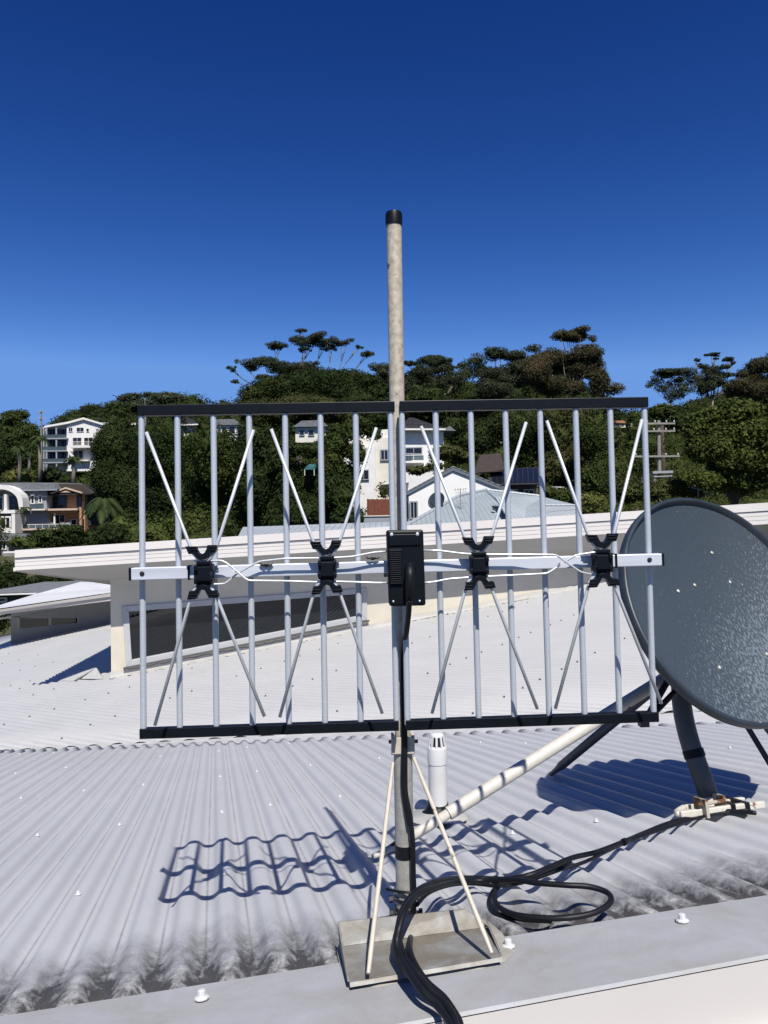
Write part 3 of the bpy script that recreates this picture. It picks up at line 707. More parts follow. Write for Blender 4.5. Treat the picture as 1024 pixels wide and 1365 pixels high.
# ------------------------------------------------------------------ cables
def spline(P, n=8):
    P = [np.array(p, float) for p in P]; out = []
    for i in range(len(P) - 1):
        p0, p1, p2, p3 = P[max(i - 1, 0)], P[i], P[i + 1], P[min(i + 2, len(P) - 1)]
        for k in range(n):
            t = k / n; out.append(.5 * ((2 * p1) + (-p0 + p2) * t + (2 * p0 - 5 * p1 + 4 * p2 - p3) * t * t + (-p0 + 3 * p1 - 3 * p2 + p3) * t ** 3))
    out.append(P[-1]); return out
ycab = MB0[1] - .026
C1 = thing('antenna_cable', 'black coax cables taped down the mast from the centre box over the roof edge', 'cable', MB0)
down = [AP(545.6, 800, .078), AP(545, 815, .060), AP(543, 835, .035), AP(541, 848, .010), AP(538, 853, -.006)]
def mpt(x, y, Y): return at(x, y, Y)
yy = MB0[1] - .020
down += [mpt(537.5, 870, yy), mpt(538, 910, yy), mpt(539.5, 960, yy), mpt(540, 1000, yy - .004), mpt(540, 1040, yy - .003), mpt(541, 1060, yy - .004), mpt(546, 1085, yy - .006), mpt(550, 1120, yy - .006), mpt(551, 1160, yy - .006), mpt(552, 1200, yy - .006), mpt(550, 1235, yy - .01)]
down += [N.hit(546, 1262, .045), N.hit(553, 1285, .045), N.hit(570, 1310, .035), N.hit(592, 1330, .030), N.hit(606, 1350, .024)]
edge = N.hit(618, flashnear(618) - 1, F1 + .008)
down += [N.hit(613, 1364, .022) , N.hit(616, 1385, .02)]
g = MB(); g.tube(spline(down), .0048, 12); g.build('cable_run', M['rubber'], C1, True)
d2_ = [mpt(537, 862, yy), mpt(536.5, 900, yy), mpt(537.5, 950, yy), mpt(538, 1000, yy - .002), mpt(537.5, 1045, yy - .002), mpt(541, 1075, yy - .003), mpt(546, 1100, yy - .006)]
g = MB(); g.tube(spline(d2_), .0042, 10); g.build('cable_run', M['rubber'], C1, True)
g = MB(); g.tube([mpt(515, 1185.5, yy + .02), mpt(533, 1189, yy), mpt(549, 1190, yy - .012)], .0026, 8); g.build('cable_tie', M['rubber'], C1, True)
C2 = thing('dish_cable', 'black twin cable looping across the corrugated roof from the dish to the mast', 'cable', N.hit(760, 1160))
H = AMP + .008
loopA = [(1008, 1084, .02), (960, 1081, .02), (925, 1088, .016), (890, 1098, .013), (860, 1110, .014), (827, 1124, .03), (795, 1136, .035), (765, 1143, .045), (735, 1155, .045), (705, 1167, .04), (672, 1172, .03), (640, 1171, .03), (610, 1171, .05), (585, 1175, .075), (562, 1184, .09), (544, 1200, .09), (534, 1222, .08), (531, 1245, .065), (536, 1268, .05), (548, 1290, .045), (566, 1312, .04), (588, 1332, .03), (603, 1352, .026), (609, 1370, .024), (612, 1392, .022)]
g = MB(); g.tube(spline([N.hit(x, y, h) for x, y, h in loopA]), .0052, 12); g.build('cable_run', M['rubber'], C2, True)
loopB = [(760, 1148, .030), (735, 1160, .03), (705, 1170, .03), (675, 1176, .025), (663, 1184, .022), (659, 1195, .022), (664, 1208, .022), (682, 1218, .024), (712, 1223, .026), (750, 1224, .028), (785, 1219, .03), (806, 1210, .034), (815, 1199, .04), (808, 1189, .044), (785, 1182, .05), (755, 1180, .054), (715, 1177, .054), (685, 1173, .05), (640, 1174, .04), (605, 1176, .055), (575, 1184, .085), (555, 1194, .095), (541, 1212, .095), (533, 1235, .080), (529, 1256, .062), (533, 1275, .05), (546, 1298, .045), (562, 1320, .04), (582, 1340, .03), (596, 1358, .026), (602, 1372, .024), (606, 1390, .022)]
g = MB(); g.tube(spline([N.hit(x, y, h) for x, y, h in loopB]), .0050, 12); g.build('cable_run', M['rubber'], C2, True)
loopC = [(668, 1176, .03), (656, 1190, .013), (652, 1203, .012), (657, 1214, .012), (672, 1221, .013), (700, 1226, .012), (735, 1228, .016)]
loopD = [(530, 1235, .05), (527, 1262, .045), (538, 1290, .04), (560, 1312, .03), (580, 1328, .022), (598, 1345, .022), (606, 1368, .022), (610, 1392, .022)]
g = MB(); g.tube(spline([N.hit(x, y, h) for x, y, h in loopC]), .0040, 10); g.build('cable_run', M['rubber'], C2, True)
loopE = [(1000, 1079, .02), (940, 1088, .016), (888, 1104, .018), (850, 1117, .02), (815, 1132, .028), (780, 1149, .03), (745, 1160, .026), (712, 1172, .02), (690, 1178, .018), (664, 1181, .02), (630, 1178, .02), (600, 1180, .03), (572, 1190, .05), (556, 1206, .06)]
g = MB(); g.tube(spline([N.hit(x, y, h) for x, y, h in loopE]), .0038, 10); g.build('cable_run', M['rubber'], C2, True)
g = MB(); g.tube(spline([N.hit(x, y, h) for x, y, h in loopD]), .0042, 10); g.build('cable_run', M['rubber'], C2, True)
tieB = [(835, 1121), (662, 1172)]
g = MB()
for x, y in tieB: g.lathe(N.hit(x - 4, y + 2, .03), nrm(N.hit(x + 8, y - 3, .03) - N.hit(x, y, .03)), [(0, .008), (.010, .008)], 12)
g.build('cable_tie', M['rubber'], C2)

# ------------------------------------------------------------------ vent pipe
vb = N.hit(584.5, 1087, .0); vs = (vb[1]) / FPX
vent = thing('vent_pipe', 'short white plastic vent pipe with slotted cap and black rubber boot', 'vent', vb)
r_ = 12.3 * vs; H_ = (1087 - 1018) * vs
g = MB(); g.lathe(vb + up * .0, up, [(0, r_), (H_, r_)], 32); g.build('pipe', M['pvc'], vent, 40)
z0 = vb + up * H_; q = 1.06
g = MB(); g.lathe(z0, up, [(0, r_), (.0001, r_ * q), (20 * vs, r_ * q), (21.5 * vs, r_ * q * .97), (22.5 * vs, r_ * .93)], 32)
g.lathe(z0 + up * 22.4 * vs, up, [(0, r_ * .93), (0.0005, r_ * .80)], 32)
for k in range(10):
    a = 2 * math.pi * (k + .3) / 10; ca, sa = math.cos(a), math.sin(a); ta = np.array([-sa, ca, 0]); ra = np.array([ca, sa, 0])
    p0 = z0 + up * 22 * vs + ra * r_ * .93; p1 = z0 + up * 36 * vs + ra * r_ * .72
    dd = nrm(p1 - p0); g.box((p0 + p1) / 2, ta, nrm(np.cross(dd, ta)), dd, r_ * .11, .0016, np.linalg.norm(p1 - p0) / 2)
g.lathe(z0 + up * 35.5 * vs, up, [(0, r_ * .76), (2.2 * vs, r_ * .74), (3.6 * vs, r_ * .64), (4.4 * vs, r_ * .4)], 32)
g.build('slotted_cap', M['pvc'], vent, 40)
g = MB(); g.lathe(z0 + up * 22.5 * vs, up, [(0, r_ * .6), (13 * vs, r_ * .45)], 16); g.build('slot_core', simple('dark_core', (.01, .01, .01), .8), vent)  # near-black cone inside the cap, seen between the slots
g = MB(); g.lathe(vb - nN * .002, nrm(nN * .6 + up * .4), [(0, r_ * 2.5), (.004, r_ * 2.4), (.010, r_ * 1.9), (.020, r_ * 1.35), (.034, r_ * 1.12), (.046, r_ * 1.05)], 32); g.build('rubber_boot', M['black'], vent, 40)
pl = [N.hit(584 + 46 * math.cos(a) * random.uniform(.8, 1.05), 1090 + 12 * math.sin(a) * random.uniform(.7, 1.1), .006) for a in np.linspace(0, 2 * math.pi, 17)[:-1]]
blob('sealant', pl, simple('grey_sealant', (.52, .51, .48), .7), vent, .006)

# ------------------------------------------------------------------ satellite dish
DC = CAM + np.array([.938, 2.036, -.227]); azd, eld, tw = .532, .510, -5.967 + 2 * math.pi
dn_ = np.array([math.sin(azd) * math.cos(eld), -math.cos(azd) * math.cos(eld), math.sin(eld)])
dh = nrm(np.cross([0, 0, 1.], dn_)); dv_ = np.cross(dn_, dh)
hh = math.cos(tw) * dh + math.sin(tw) * dv_; vv = -math.sin(tw) * dh + math.cos(tw) * dv_
RA, RB = .388, .329
foot = N.hit(940, 1078, .012)
dish = thing('satellite_dish', 'dark blue grey satellite dish speckled with lichen on a bent roof pole', 'satellite dish', foot)
def bowl(r): return -.062 * (1 - r * r)
prof = [(r, bowl(r)) for r in np.linspace(0, .955, 22)]
nt = 96; V = []; UV = []
for r, h in prof:
    for k in range(nt + 1):
        a = 2 * math.pi * k / nt; V.append(DC + hh * RA * r * math.cos(a) + vv * RB * r * math.sin(a) + dn_ * (h - .008)); 
        P = hh * r * math.cos(a) + vv * r * math.sin(a); UV.append(((P @ dh) * .5, (P @ dv_) * .5))
refl = gridmesh('reflector', V, len(prof), nt + 1, M['dish'], dish, UV)
V = []
rim = [(.955, -.0135), (.968, .001), (.985, .005), (1.0, .000), (1.003, -.012), (.998, -.022), (.985, -.024), (.9, -.030), (.6, -.064), (.0, -.085)]
for r, h in rim:
    for k in range(nt + 1):
        a = 2 * math.pi * k / nt; V.append(DC + hh * RA * r * math.cos(a) + vv * RB * r * math.sin(a) + dn_ * h)
gridmesh('rim', V, len(rim), nt + 1, M['dishrim'], dish)
DP = Plane(DC - dn_ * .05, dn_)
g = MB()
for x, y in ((904, 788), (926, 780), (973, 776), (949, 737), (959, 890), (1022, 872)):
    P = DP.hit(x, y); rr = P - DC; rr2 = math.hypot((rr @ hh) / RA, (rr @ vv) / RB); P = P + dn_ * (bowl(rr2) - .008 + .05) 
    P = DP.hit(x, y, (bowl(rr2) - .008 + .05)); g.lathe(P, dn_, [(0, .0050), (.002, .0048), (.003, .003)], 10)
g.build('bolt_head', simple('bolt_zinc', (.62, .60, .52), .5, .2), dish)
# bent pole
Yp = foot[1]
hub = DC - dn_ * .13
pp = [N.hit(948, 1080, .01), at(945, 1062, Yp - .0), at(936, 1035, Yp + .01), at(925, 1005, Yp + .03), at(916, 975, Yp + .05), at(910, 945, Yp + .07), at(908, 915, Yp + .09), at(912, 880, Yp + .12)]
pp.append(hub)
sp_ = spline(pp, 7)
g = MB(); g.tube(sp_, .0262, 22); g.build('pole', M['charcoal'], dish, True)
g = MB(); dd = nrm(sp_[5] - sp_[0]); g.lathe(sp_[0] + dd * .004, dd, [(0, .0275), (.036, .0275)], 22); g.build('pole_sleeve', M['rust'], dish)
g = MB(); pj = at(927, 1010, Yp + .027); g.lathe(pj, nrm(at(923, 998, Yp + .035) - pj), [(0, .0285), (.022, .0285)], 22); g.build('pole_band', M['black'], dish)
# foot rails
f0 = N.hit(906, 1086, .024); f1 = N.hit(1018, 1072, .024); k0 = N.hit(912, 1077, .024); k1_ = N.hit(992, 1067, .024)
for a, b in ((f0, f1), (k0, k1_)):
    d_ = nrm(b - a); g = MB(); g.box((a + b) / 2, d_, nrm(np.cross(nN, d_)), nN, np.linalg.norm(b - a) / 2, .008, .009); g.build('foot_rail', M['rust'], dish, bevel=.003)
g = MB(); g.tube(spline([f0, f0 * .6 + k0 * .4 - nrm(f1 - f0) * .012, k0], 4), .009, 10)
g.build('foot_rail_end', M['rust'], dish, True)
g = MB()
for tt in (.62, .78):
    p = f0 + (f1 - f0) * tt; p2 = k0 + (k1_ - k0) * tt
    g.box((p + p2) / 2, nrm(f1 - f0), nrm(p2 - p), nN, .006, np.linalg.norm(p2 - p) / 2 + .012, .0115)
g.build('strap', M['black'], dish)
g = MB(); g.box(N.hit(935, 1076, .035), nrm(f1 - f0), nrm(np.cross(nN, f1 - f0)), nN, .004, .028, .022); g.box(N.hit(958, 1070, .035), nrm(f1 - f0), nrm(np.cross(nN, f1 - f0)), nN, .004, .028, .022)
g.tube([N.hit(930, 1073, .045), N.hit(968, 1067, .045)], .005, 8); g.build('foot_bracket', rustwhite('rusted_bracket_paint', .52, (.50, .44, .36)), dish)
# struts
join = at(893, 900, foot[1] + .10)
legA = [N.hit(497, 1142, .010), N.hit(512, 1136, .014), N.hit(530, 1127, .022)]
jA = at(885, 905, 2.10)
dA = nrm(jA - legA[2])
g = MB(); g.tube([legA[0], legA[1], legA[2]], [.006, .0075, .0125], 12); g.tube([legA[2], legA[2] + dA * np.linalg.norm(at(604, 1083, 1.86) - legA[2])], .0125, 16)
g.build('strut_tip', rustwhite('rusty_strut_tip', .60), dish, True)
pA = legA[2] + dA * np.linalg.norm(at(600, 1085, 1.86) - legA[2])
g = MB(); g.lathe(pA, dA, [(0, .0155), (.0, .0168), (np.linalg.norm(jA - pA), .0168)], 18); g.build('strut', M['rust'], dish, 40)
rr0 = N.hit(735, 1032, .010); dB_ = nrm(join - rr0)
g = MB(); g.tube([rr0, rr0 + dB_ * .05, rr0 + dB_ * .09, join], [.008, .010, .0155, .0155], 14); g.build('strut', M['charcoal'], dish, True)
e0 = at(990, 958, 2.20); e1_ = N.hit(1052, 1060, .01); g = MB(); g.tube([e0, e1_], .008, 10); g.build('strut', M['steel'], dish)
e0 = at(1015, 962, 2.12); e1_ = N.hit(1075, 1040, .01); g = MB(); g.tube([e0, e1_], .008, 10); g.build('strut', M['steel'], dish)
# feed arm under the lower edge of the bowl
g = MB(); a = at(908, 893, 2.10); b = at(858, 964, 1.98); c = at(883, 920, 2.06)
g.tube([at(900, 890, 2.08), at(882, 922, 2.04), b], [.009, .009, .008], 8); g.tube([at(925, 902, 2.1), at(897, 925, 2.05), at(868, 955, 1.99)], [.008, .008, .008], 8)
g.box(b, ax, np.array([0, 1., 0]), up, .012, .012, .008); g.build('feed_arm', M['steel'], dish)
g = MB(); g.box(hub + dn_ * .02, dh, dv_, dn_, .07, .07, .03); g.build('back_bracket', M['steel'], dish, bevel=.005)

#BACKGROUND
# ------------------------------------------------------------------ terrain
def hterr(Y):
    return np.interp(Y, [-300, 0, 12, 40, 60, 90, 115, 150, 180, 260, 340, 600, 1500], [-7, -6.5, -6.5, -5.2, -4.6, -3.6, -2.2, 4, 13, 34, 37, 26, 10])
def terr(x, Y):
    s = np.interp(x / max(Y, 60), [-.6, -.5, -.42, -.1, .2, .32, .36, .5, .7], [.9, .78, .9, 1, 1, .95, .80, 1.0, 1.05])
    z = hterr(Y); z = z * (s if z > 0 else 1)
    return CAMZ + z + 1.2 * mnoise.noise(Vector((x / 30, Y / 30, 0))) * min(1, max(0, (Y - 40) / 60))
gx = np.concatenate([np.linspace(-1500, -260, 10), np.linspace(-240, 240, 121), np.linspace(260, 1500, 10)])
gy = np.concatenate([np.linspace(-300, -10, 6), np.linspace(0, 400, 101), np.linspace(430, 1500, 12)])
V = [(x, y, terr(x, y)) for x in gx for y in gy]
def groundmat():
    t = NT('hillside_ground')
    c = t.ramp(t.noise(.12, 6, .65), [(.3, (.050, .065, .022)), (.5, (.075, .085, .035)), (.7, (.13, .12, .07))])
    t.bump(t.noise(3, 5), .4, .1); return t.set(c, .9, 0, .2)
gr = gridmesh('ground', V, len(gx), len(gy), groundmat()); tag(gr, 'green and brown hillside ground under the trees and houses', 'ground', kind='structure')

# ------------------------------------------------------------------ foliage
def leaves(n, c, r, leaf, rng, shell=(.55, 1.06), clump=1.0, asp=.5):
    """n leaf quads through an ellipsoid shell; returns verts (4n,3)"""
    k = int(n * 2.2) + 8
    d = rng.normal(size=(k, 3)); d /= np.linalg.norm(d, axis=1)[:, None]
    # clump mask: a few random directions attract the leaves
    nc = 16; cdir = rng.normal(size=(nc, 3)); cdir /= np.linalg.norm(cdir, axis=1)[:, None]
    m = (d @ cdir.T).max(1); keep = rng.random(k) < np.clip((m - .70) / .22, .10, 1) ** clump
    d = d[keep][:n]; n = len(d); m = m[keep][:n]
    rad = shell[0] + (shell[1] - shell[0]) * rng.random(n) ** .6 + (m - .88) * .7 * clump + np.where(rng.random(n) < .12, rng.random(n) * .28, 0)
    P = np.array(c) + d * rad[:, None] * np.array(r)
    nn = d * .7 + rng.normal(size=(n, 3)) * .55 + np.array([0, 0, .35]); nn /= np.linalg.norm(nn, axis=1)[:, None]
    a = np.cross(nn, rng.normal(size=(n, 3))); a /= np.linalg.norm(a, axis=1)[:, None]; b = np.cross(nn, a)
    s = leaf * (.6 + .8 * rng.random(n))[:, None]
    V = np.stack([P - a * s, P - b * s * asp, P + a * s * .9, P + b * s * asp], 1)
    return V.reshape(-1, 3)
_ico = None
def ico():
    global _ico
    if _ico is None:
        import bmesh
        bm = bmesh.new(); bmesh.ops.create_icosphere(bm, subdivisions=2, radius=1)
        _ico = (np.array([v.co[:] for v in bm.verts]), [tuple(v.index for v in f.verts) for f in bm.faces]); bm.free()
    return _ico
def crown_mesh(name, lobes, leaf, dens, mat, parent=None, core=.62, seed=0, clump=1.0, shell=(.55, 1.06)):
    """lobes: list of (center, (rx,ry,rz)) -> one mesh"""
    rng = np.random.default_rng(seed); VV = []
    for c, r in lobes:
        area = 4 * math.pi * ((r[0] * r[1]) ** 1.6 / 3 + (r[0] * r[2]) ** 1.6 / 3 + (r[1] * r[2]) ** 1.6 / 3) ** (1 / 1.6)
        n = int(max(30, min(14000, dens * area / (leaf * leaf)))); VV.append(leaves(n, c, r, leaf, rng, shell, clump))
    V = np.concatenate(VV); F = np.arange(len(V)).reshape(-1, 4)
    if core > 0:
        iv, ifc = ico(); cv = []; cf = []
        for c, r in lobes:
            disp = 1 + .22 * rng.normal(size=len(iv)); b = len(V) + sum(len(x) for x in cv)
            cv.append(np.array(c) + iv * np.array(r) * core * disp[:, None]); cf += [(f[0] + b, f[1] + b, f[2] + b, f[2] + b) for f in ifc]
        V = np.concatenate([V] + cv)
        tri = np.array(cf)[:, :3]
        o0 = np.array(parent['_o']) if parent is not None else np.zeros(3)
        V = V - o0
        me = bpy.data.meshes.new(name); nq, ntr = len(F), len(tri)
        me.vertices.add(len(V)); me.vertices.foreach_set('co', V.astype(np.float32).ravel())
        li = np.concatenate([F.ravel(), tri.ravel()]).astype(np.int32)
        me.loops.add(len(li)); me.loops.foreach_set('vertex_index', li)
        me.polygons.add(nq + ntr); me.polygons.foreach_set('loop_start', np.concatenate([np.arange(nq) * 4, nq * 4 + np.arange(ntr) * 3]).astype(np.int32))
        me.update(calc_edges=True)
    else:
        o0 = np.array(parent['_o']) if parent is not None else np.zeros(3); me = npmesh(name, V - o0, F)
    return finish(me, name, mat, parent)
SEED = [100]
def px_lobes(L_, Y, yaw=.35, jit=.25):
    out = []
    for (x, y, rx, ry) in L_:
        s = Y / FPX; dy = random.uniform(-jit, jit) * max(rx, 12) * s * 2; c = at(x, y, Y + dy); out.append((c, (rx * s, max(rx * .75, ry * .8) * s, ry * s)))
    return out
def tree(name, label, cat, L_, Y, mat, leafpx=1.6, dens=.55, trunk=None, bark=None, group=None, core=.6, limbs=True, clump=1.0, tw=None, shell=(.55, 1.06), split=True):
    SEED[0] += 1; random.seed(SEED[0])
    lob = px_lobes(L_, Y)
    if split:   # break each big lobe into uneven smaller ones
        out = []
        for c, r in lob:
            if max(r) * FPX / Y > 17:
                k = 9 if max(r) * FPX / Y > 30 else 6
                for i in range(k):
                    d = nrm([random.gauss(0, 1) for _ in range(3)]); q = random.uniform(.46, .70)
                    out.append((c + d * np.array(r) * (1 - q * .85), tuple(np.array(r) * q)))
                out.append((c, tuple(np.array(r) * .66)))
            else: out.append((c, r))
        lob = out
    else:
        out = []
        for c, r in lob:
            for i in range(8):
                q = random.uniform(.26, .5) if i else .62; w9 = .95 if i else .1
                out.append((c + np.array([random.uniform(-w9, w9) * r[0], random.uniform(-.6, .6) * r[1], random.uniform(-.7, .6) * r[2]]), (r[0] * q, r[1] * q, r[2] * (q + .15))))
        lob = out
    cx = sum(c[0] for c, r in lob) / len(lob); tx = cx if trunk is None else at(trunk, 700, Y)[0]
    base = np.array([tx, Y, terr(tx, Y) - .3])
    t = thing(name, label, cat, base, group)
    s = Y / FPX; leaf = leafpx * s
    crown_mesh('crown', lob, leaf, dens, LF[mat] if mat in LF else mat, t, core, SEED[0], clump, shell)
    zc = sum(c[2] for c, r in lob) / len(lob); zlow = min(c[2] for c, r in lob)
    fork = np.array([tx + (cx - tx) * .6, Y, max(base[2] + .4, min(zlow - .5 * (zc - base[2]) * .2, zc))])
    rt = tw or max(.12, (zc - base[2]) * .028)
    g = MB(); g.tube([base, base * .5 + fork * .5 + np.array([random.uniform(-.2, .2), 0, 0]), fork], [rt * 1.35, rt, rt * .8], 8)
    if limbs:
        for c, r in (lob[::8] if not split else lob[:26]):
            m = (fork + c) / 2 + np.array([random.uniform(-.1, .1), 0, -.12]) * np.linalg.norm(c - fork) * .5
            if not split:
                dv3 = c - fork; m = fork + np.array([dv3[0] * random.uniform(.6, .8), dv3[1] * .6, dv3[2] * random.uniform(.15, .35)])
                m2 = (m + c) / 2 + np.array([random.uniform(-.12, .12) * abs(dv3[2]), 0, 0])
                g.tube([fork, m, m2, c], [rt * .4, Y / 1500., Y / 2000., Y / 3200.], 5)
                for sx in (-.5, .5): g.tube([m2, c + np.array([sx * r[0], 0, r[2] * .1])], [Y / 2400., Y / 3600.], 4)
                continue
            g.tube([fork, m, c + np.array([0, 0, -r[2] * .3])], [max(rt * .32, Y / 900.), max(rt * .2, Y / 1500.), max(rt * .09, Y / 2600.)] if not split else [rt * .32, rt * .2, rt * .09], 5)
    g.build('trunk', bark or BARK, t, True)
    return t
def cr(lst, x0, y0, sc):   # convert from a crop's coordinates
    return [(x0 + a / sc, y0 + b / sc, c / sc, d / sc) for a, b, c, d in lst]

# ---- the far wooded ridge: nobody could count it
sky_x = [-300, -100, 0, 40, 60, 75, 95, 130, 165, 200, 240, 270, 300, 340, 380, 420, 480, 500, 520, 545, 600, 640, 700, 760, 820, 850, 880, 900, 950, 1000, 1024, 1150, 1400]
sky_y = [560, 566, 562, 566, 580, 566, 550, 540, 531, 527, 522, 524, 532, 508, 496, 496, 494, 500, 500, 500, 502, 500, 490, 496, 536, 552, 548, 536, 522, 505, 495, 482, 480]
keep = [(56, 552, 152, 625, 172), (135, 560, 185, 585, 172), (196, 553, 265, 585, 190), (275, 555, 345, 585, 190), (0, 640, 145, 722, 112), (458, 555, 592, 700, 78), (398, 560, 432, 578, 90), (626, 600, 725, 665, 60), (655, 570, 690, 592, 120), (818, 558, 836, 568, 240), (540, 620, 700, 700, 48)]
def blocked(x, y, r, Y):
    for a, b, c, d, yy in keep:
        if Y < yy + 6 and a - r < x < c + r and b - r < y < d + r: return True
    return False
def wood(name, label, Y0, Y1, n, rad, mat, leafpx, dens, seed, xr=(-260, 1290)):
    rng = random.Random(seed); lob = []
    for i in range(n):
        Y = Y0 + (Y1 - Y0) * rng.random() ** .8; px = rng.uniform(*xr); P = at(px, 700, Y); z = terr(P[0], Y)
        r = rad * rng.uniform(.6, 1.3); h = rng.uniform(.5, 1.0) * rad * 1.5
        c = np.array([P[0], Y, z + h]); x, y = proj(c); rp = r * FPX / Y * .8
        lim = np.interp(x, sky_x, sky_y) + rng.uniform(0, 6)
        if y - rp < lim or (Y0 > 150 and rng.random() < .6):
            c = at(x, lim + rp * (1 + rng.random() * 1.6) if y - rp >= lim else lim + rp, Y)
            if c[2] < z - 2: continue
        x, y = proj(c)
        if blocked(x, y, rp, Y) or y > 740: continue
        lob.append((c, (r, r, r * .8)))
    o = crown_mesh(name, lob, leafpx * ((Y0 + Y1) / 2) / FPX, dens, LF[mat], None, .72, seed)
    o['_o'] = [0, 0, 0]; return tag(o, label, 'woodland', kind='stuff')
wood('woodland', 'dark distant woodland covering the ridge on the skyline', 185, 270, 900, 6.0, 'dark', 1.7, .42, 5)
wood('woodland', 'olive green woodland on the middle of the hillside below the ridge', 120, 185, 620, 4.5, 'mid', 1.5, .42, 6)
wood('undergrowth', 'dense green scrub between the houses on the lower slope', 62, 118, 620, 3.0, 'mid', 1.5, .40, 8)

# ---- trees one can tell apart
G = 'tree'
gumA = cr([(275, 125, 46, 20), (150, 197, 44, 22), (90, 215, 20, 11), (100, 264, 16, 9), (240, 188, 60, 24), (330, 205, 85, 32), (210, 245, 32, 12), (400, 95, 72, 22), (360, 62, 26, 9), (460, 110, 45, 26), (535, 108, 38, 14), (600, 128, 14, 9), (632, 157, 28, 14), (405, 200, 30, 16), (380, 135, 25, 10), (485, 130, 22, 14), (300, 225, 60, 18)], 280, 420, 3.012)
tree('gum_tree', 'tall umbrella shaped gum tree with bare pale branches on the skyline left of the mast', G, gumA, 200, 'gum', 1.05, .8, trunk=400, bark=BARKL, core=.45, clump=.6, tw=.28, split=False)
gumB = cr([(800, 190, 30, 14), (890, 182, 72, 18), (930, 212, 52, 22), (700, 222, 50, 26), (850, 240, 60, 28), (1000, 240, 45, 28), (690, 255, 40, 25), (960, 262, 40, 22), (1010, 205, 24, 14), (780, 262, 55, 30), (880, 275, 60, 30), (1000, 300, 40, 30)], 280, 420, 3.012)
tree('gum_tree', 'flat layered gum tree on the skyline just right of the mast', G, gumB, 200, 'gum', 1.05, .8, trunk=565, bark=BARKL, core=.5, clump=.7, tw=.28, split=False)
tree('hill_tree', 'dense dark domed tree on the skyline just left of the mast', G, [(440, 508, 52, 18), (470, 520, 40, 24), (400, 520, 45, 24), (358, 524, 40, 22), (488, 505, 20, 12)], 160, 'dark', 1.4, .6)
gumC = cr([(690, 92, 88, 34), (785, 108, 22, 16), (735, 62, 40, 16), (640, 85, 35, 18), (740, 165, 90, 45), (600, 200, 110, 50), (690, 250, 120, 55), (810, 285, 60, 48), (880, 335, 52, 26), (780, 220, 60, 50), (520, 260, 90, 60), (640, 320, 110, 55), (820, 340, 50, 40)], 560, 420, 3.413)
tree('gum_tree', 'big rounded brownish gum tree, the tallest on the right half of the skyline', G, gumC, 165, 'brown', 1.1, .75, trunk=770, bark=BARKL, core=.6, clump=1.0, tw=.5)
gumD = cr([(340, 172, 62, 34), (255, 210, 55, 34), (430, 185, 60, 28), (515, 150, 40, 18), (460, 230, 60, 35), (400, 285, 110, 55), (210, 265, 50, 34), (300, 260, 60, 40), (330, 330, 90, 50)], 560, 420, 3.413)
tree('gum_tree', 'spreading dark gum tree between the mast and the tallest brownish gum', G, gumD, 178, 'gum', 1.1, .75, trunk=660, bark=BARKL, core=.55, tw=.4)
gumE = cr([(60, 205, 78, 22), (110, 235, 40, 20), (30, 250, 60, 34), (110, 300, 60, 40), (20, 320, 70, 40)], 560, 420, 3.413)
tree('hill_tree', 'small flat topped tree on the skyline beside the spreading dark gum', G, gumE, 190, 'gum', 1.05, .8, core=.5, split=False)
gumF = cr([(500, 222, 78, 26), (435, 262, 44, 26), (560, 262, 66, 34), (600, 218, 50, 22), (480, 300, 50, 26), (580, 310, 60, 34), (400, 290, 22, 14), (640, 250, 44, 30), (530, 340, 60, 26)], 764, 440, 3.938)
tree('gum_tree', 'wide airy gum tree with fine bare twigs right of the grid antenna', G, gumF, 190, 'gum', 1.1, .75, trunk=895, bark=BARKL, core=.4, clump=1.1, tw=.3)
gumG = cr([(648, 156, 16, 9), (735, 128, 44, 8), (820, 152, 36, 12), (835, 172, 16, 8), (690, 200, 36, 22), (760, 205, 60, 20), (800, 236, 44, 18), (715, 250, 60, 34), (700, 300, 70, 40), (780, 270, 40, 24), (750, 150, 14, 6)], 764, 440, 3.938)
tree('gum_tree', 'tall thin umbrella topped gum tree on the skyline near the right edge', G, gumG, 200, 'gum', 1.05, .8, trunk=950, bark=BARKL, core=.45, clump=.6, tw=.25, split=False)
gumH = cr([(985, 190, 80, 46), (920, 240, 70, 50), (1060, 170, 90, 60), (880, 300, 90, 50), (980, 300, 110, 60), (1100, 280, 100, 70), (840, 330, 60, 40)], 764, 440, 3.938)
tree('gum_tree', 'broad brownish gum tree cut by the right edge of the picture above the bright tree', G, gumH, 175, 'brown', 1.1, .75, core=.6)
big = cr([(720, 480, 120, 90), (850, 430, 120, 70), (960, 440, 110, 80), (900, 560, 150, 130), (1030, 560, 120, 140), (740, 600, 130, 110), (640, 520, 60, 90), (650, 640, 70, 80), (850, 690, 160, 90), (1000, 700, 140, 90), (1100, 450, 100, 100), (770, 730, 70, 60), (600, 470, 40, 50), (700, 800, 110, 60), (900, 810, 130, 60)], 764, 440, 3.938)
tree('broadleaf_tree', 'large bright green broadleaf tree filling the right edge behind the dish', G, big, 42, 'bright', 2.6, .85, core=.48, clump=.9, tw=.3)
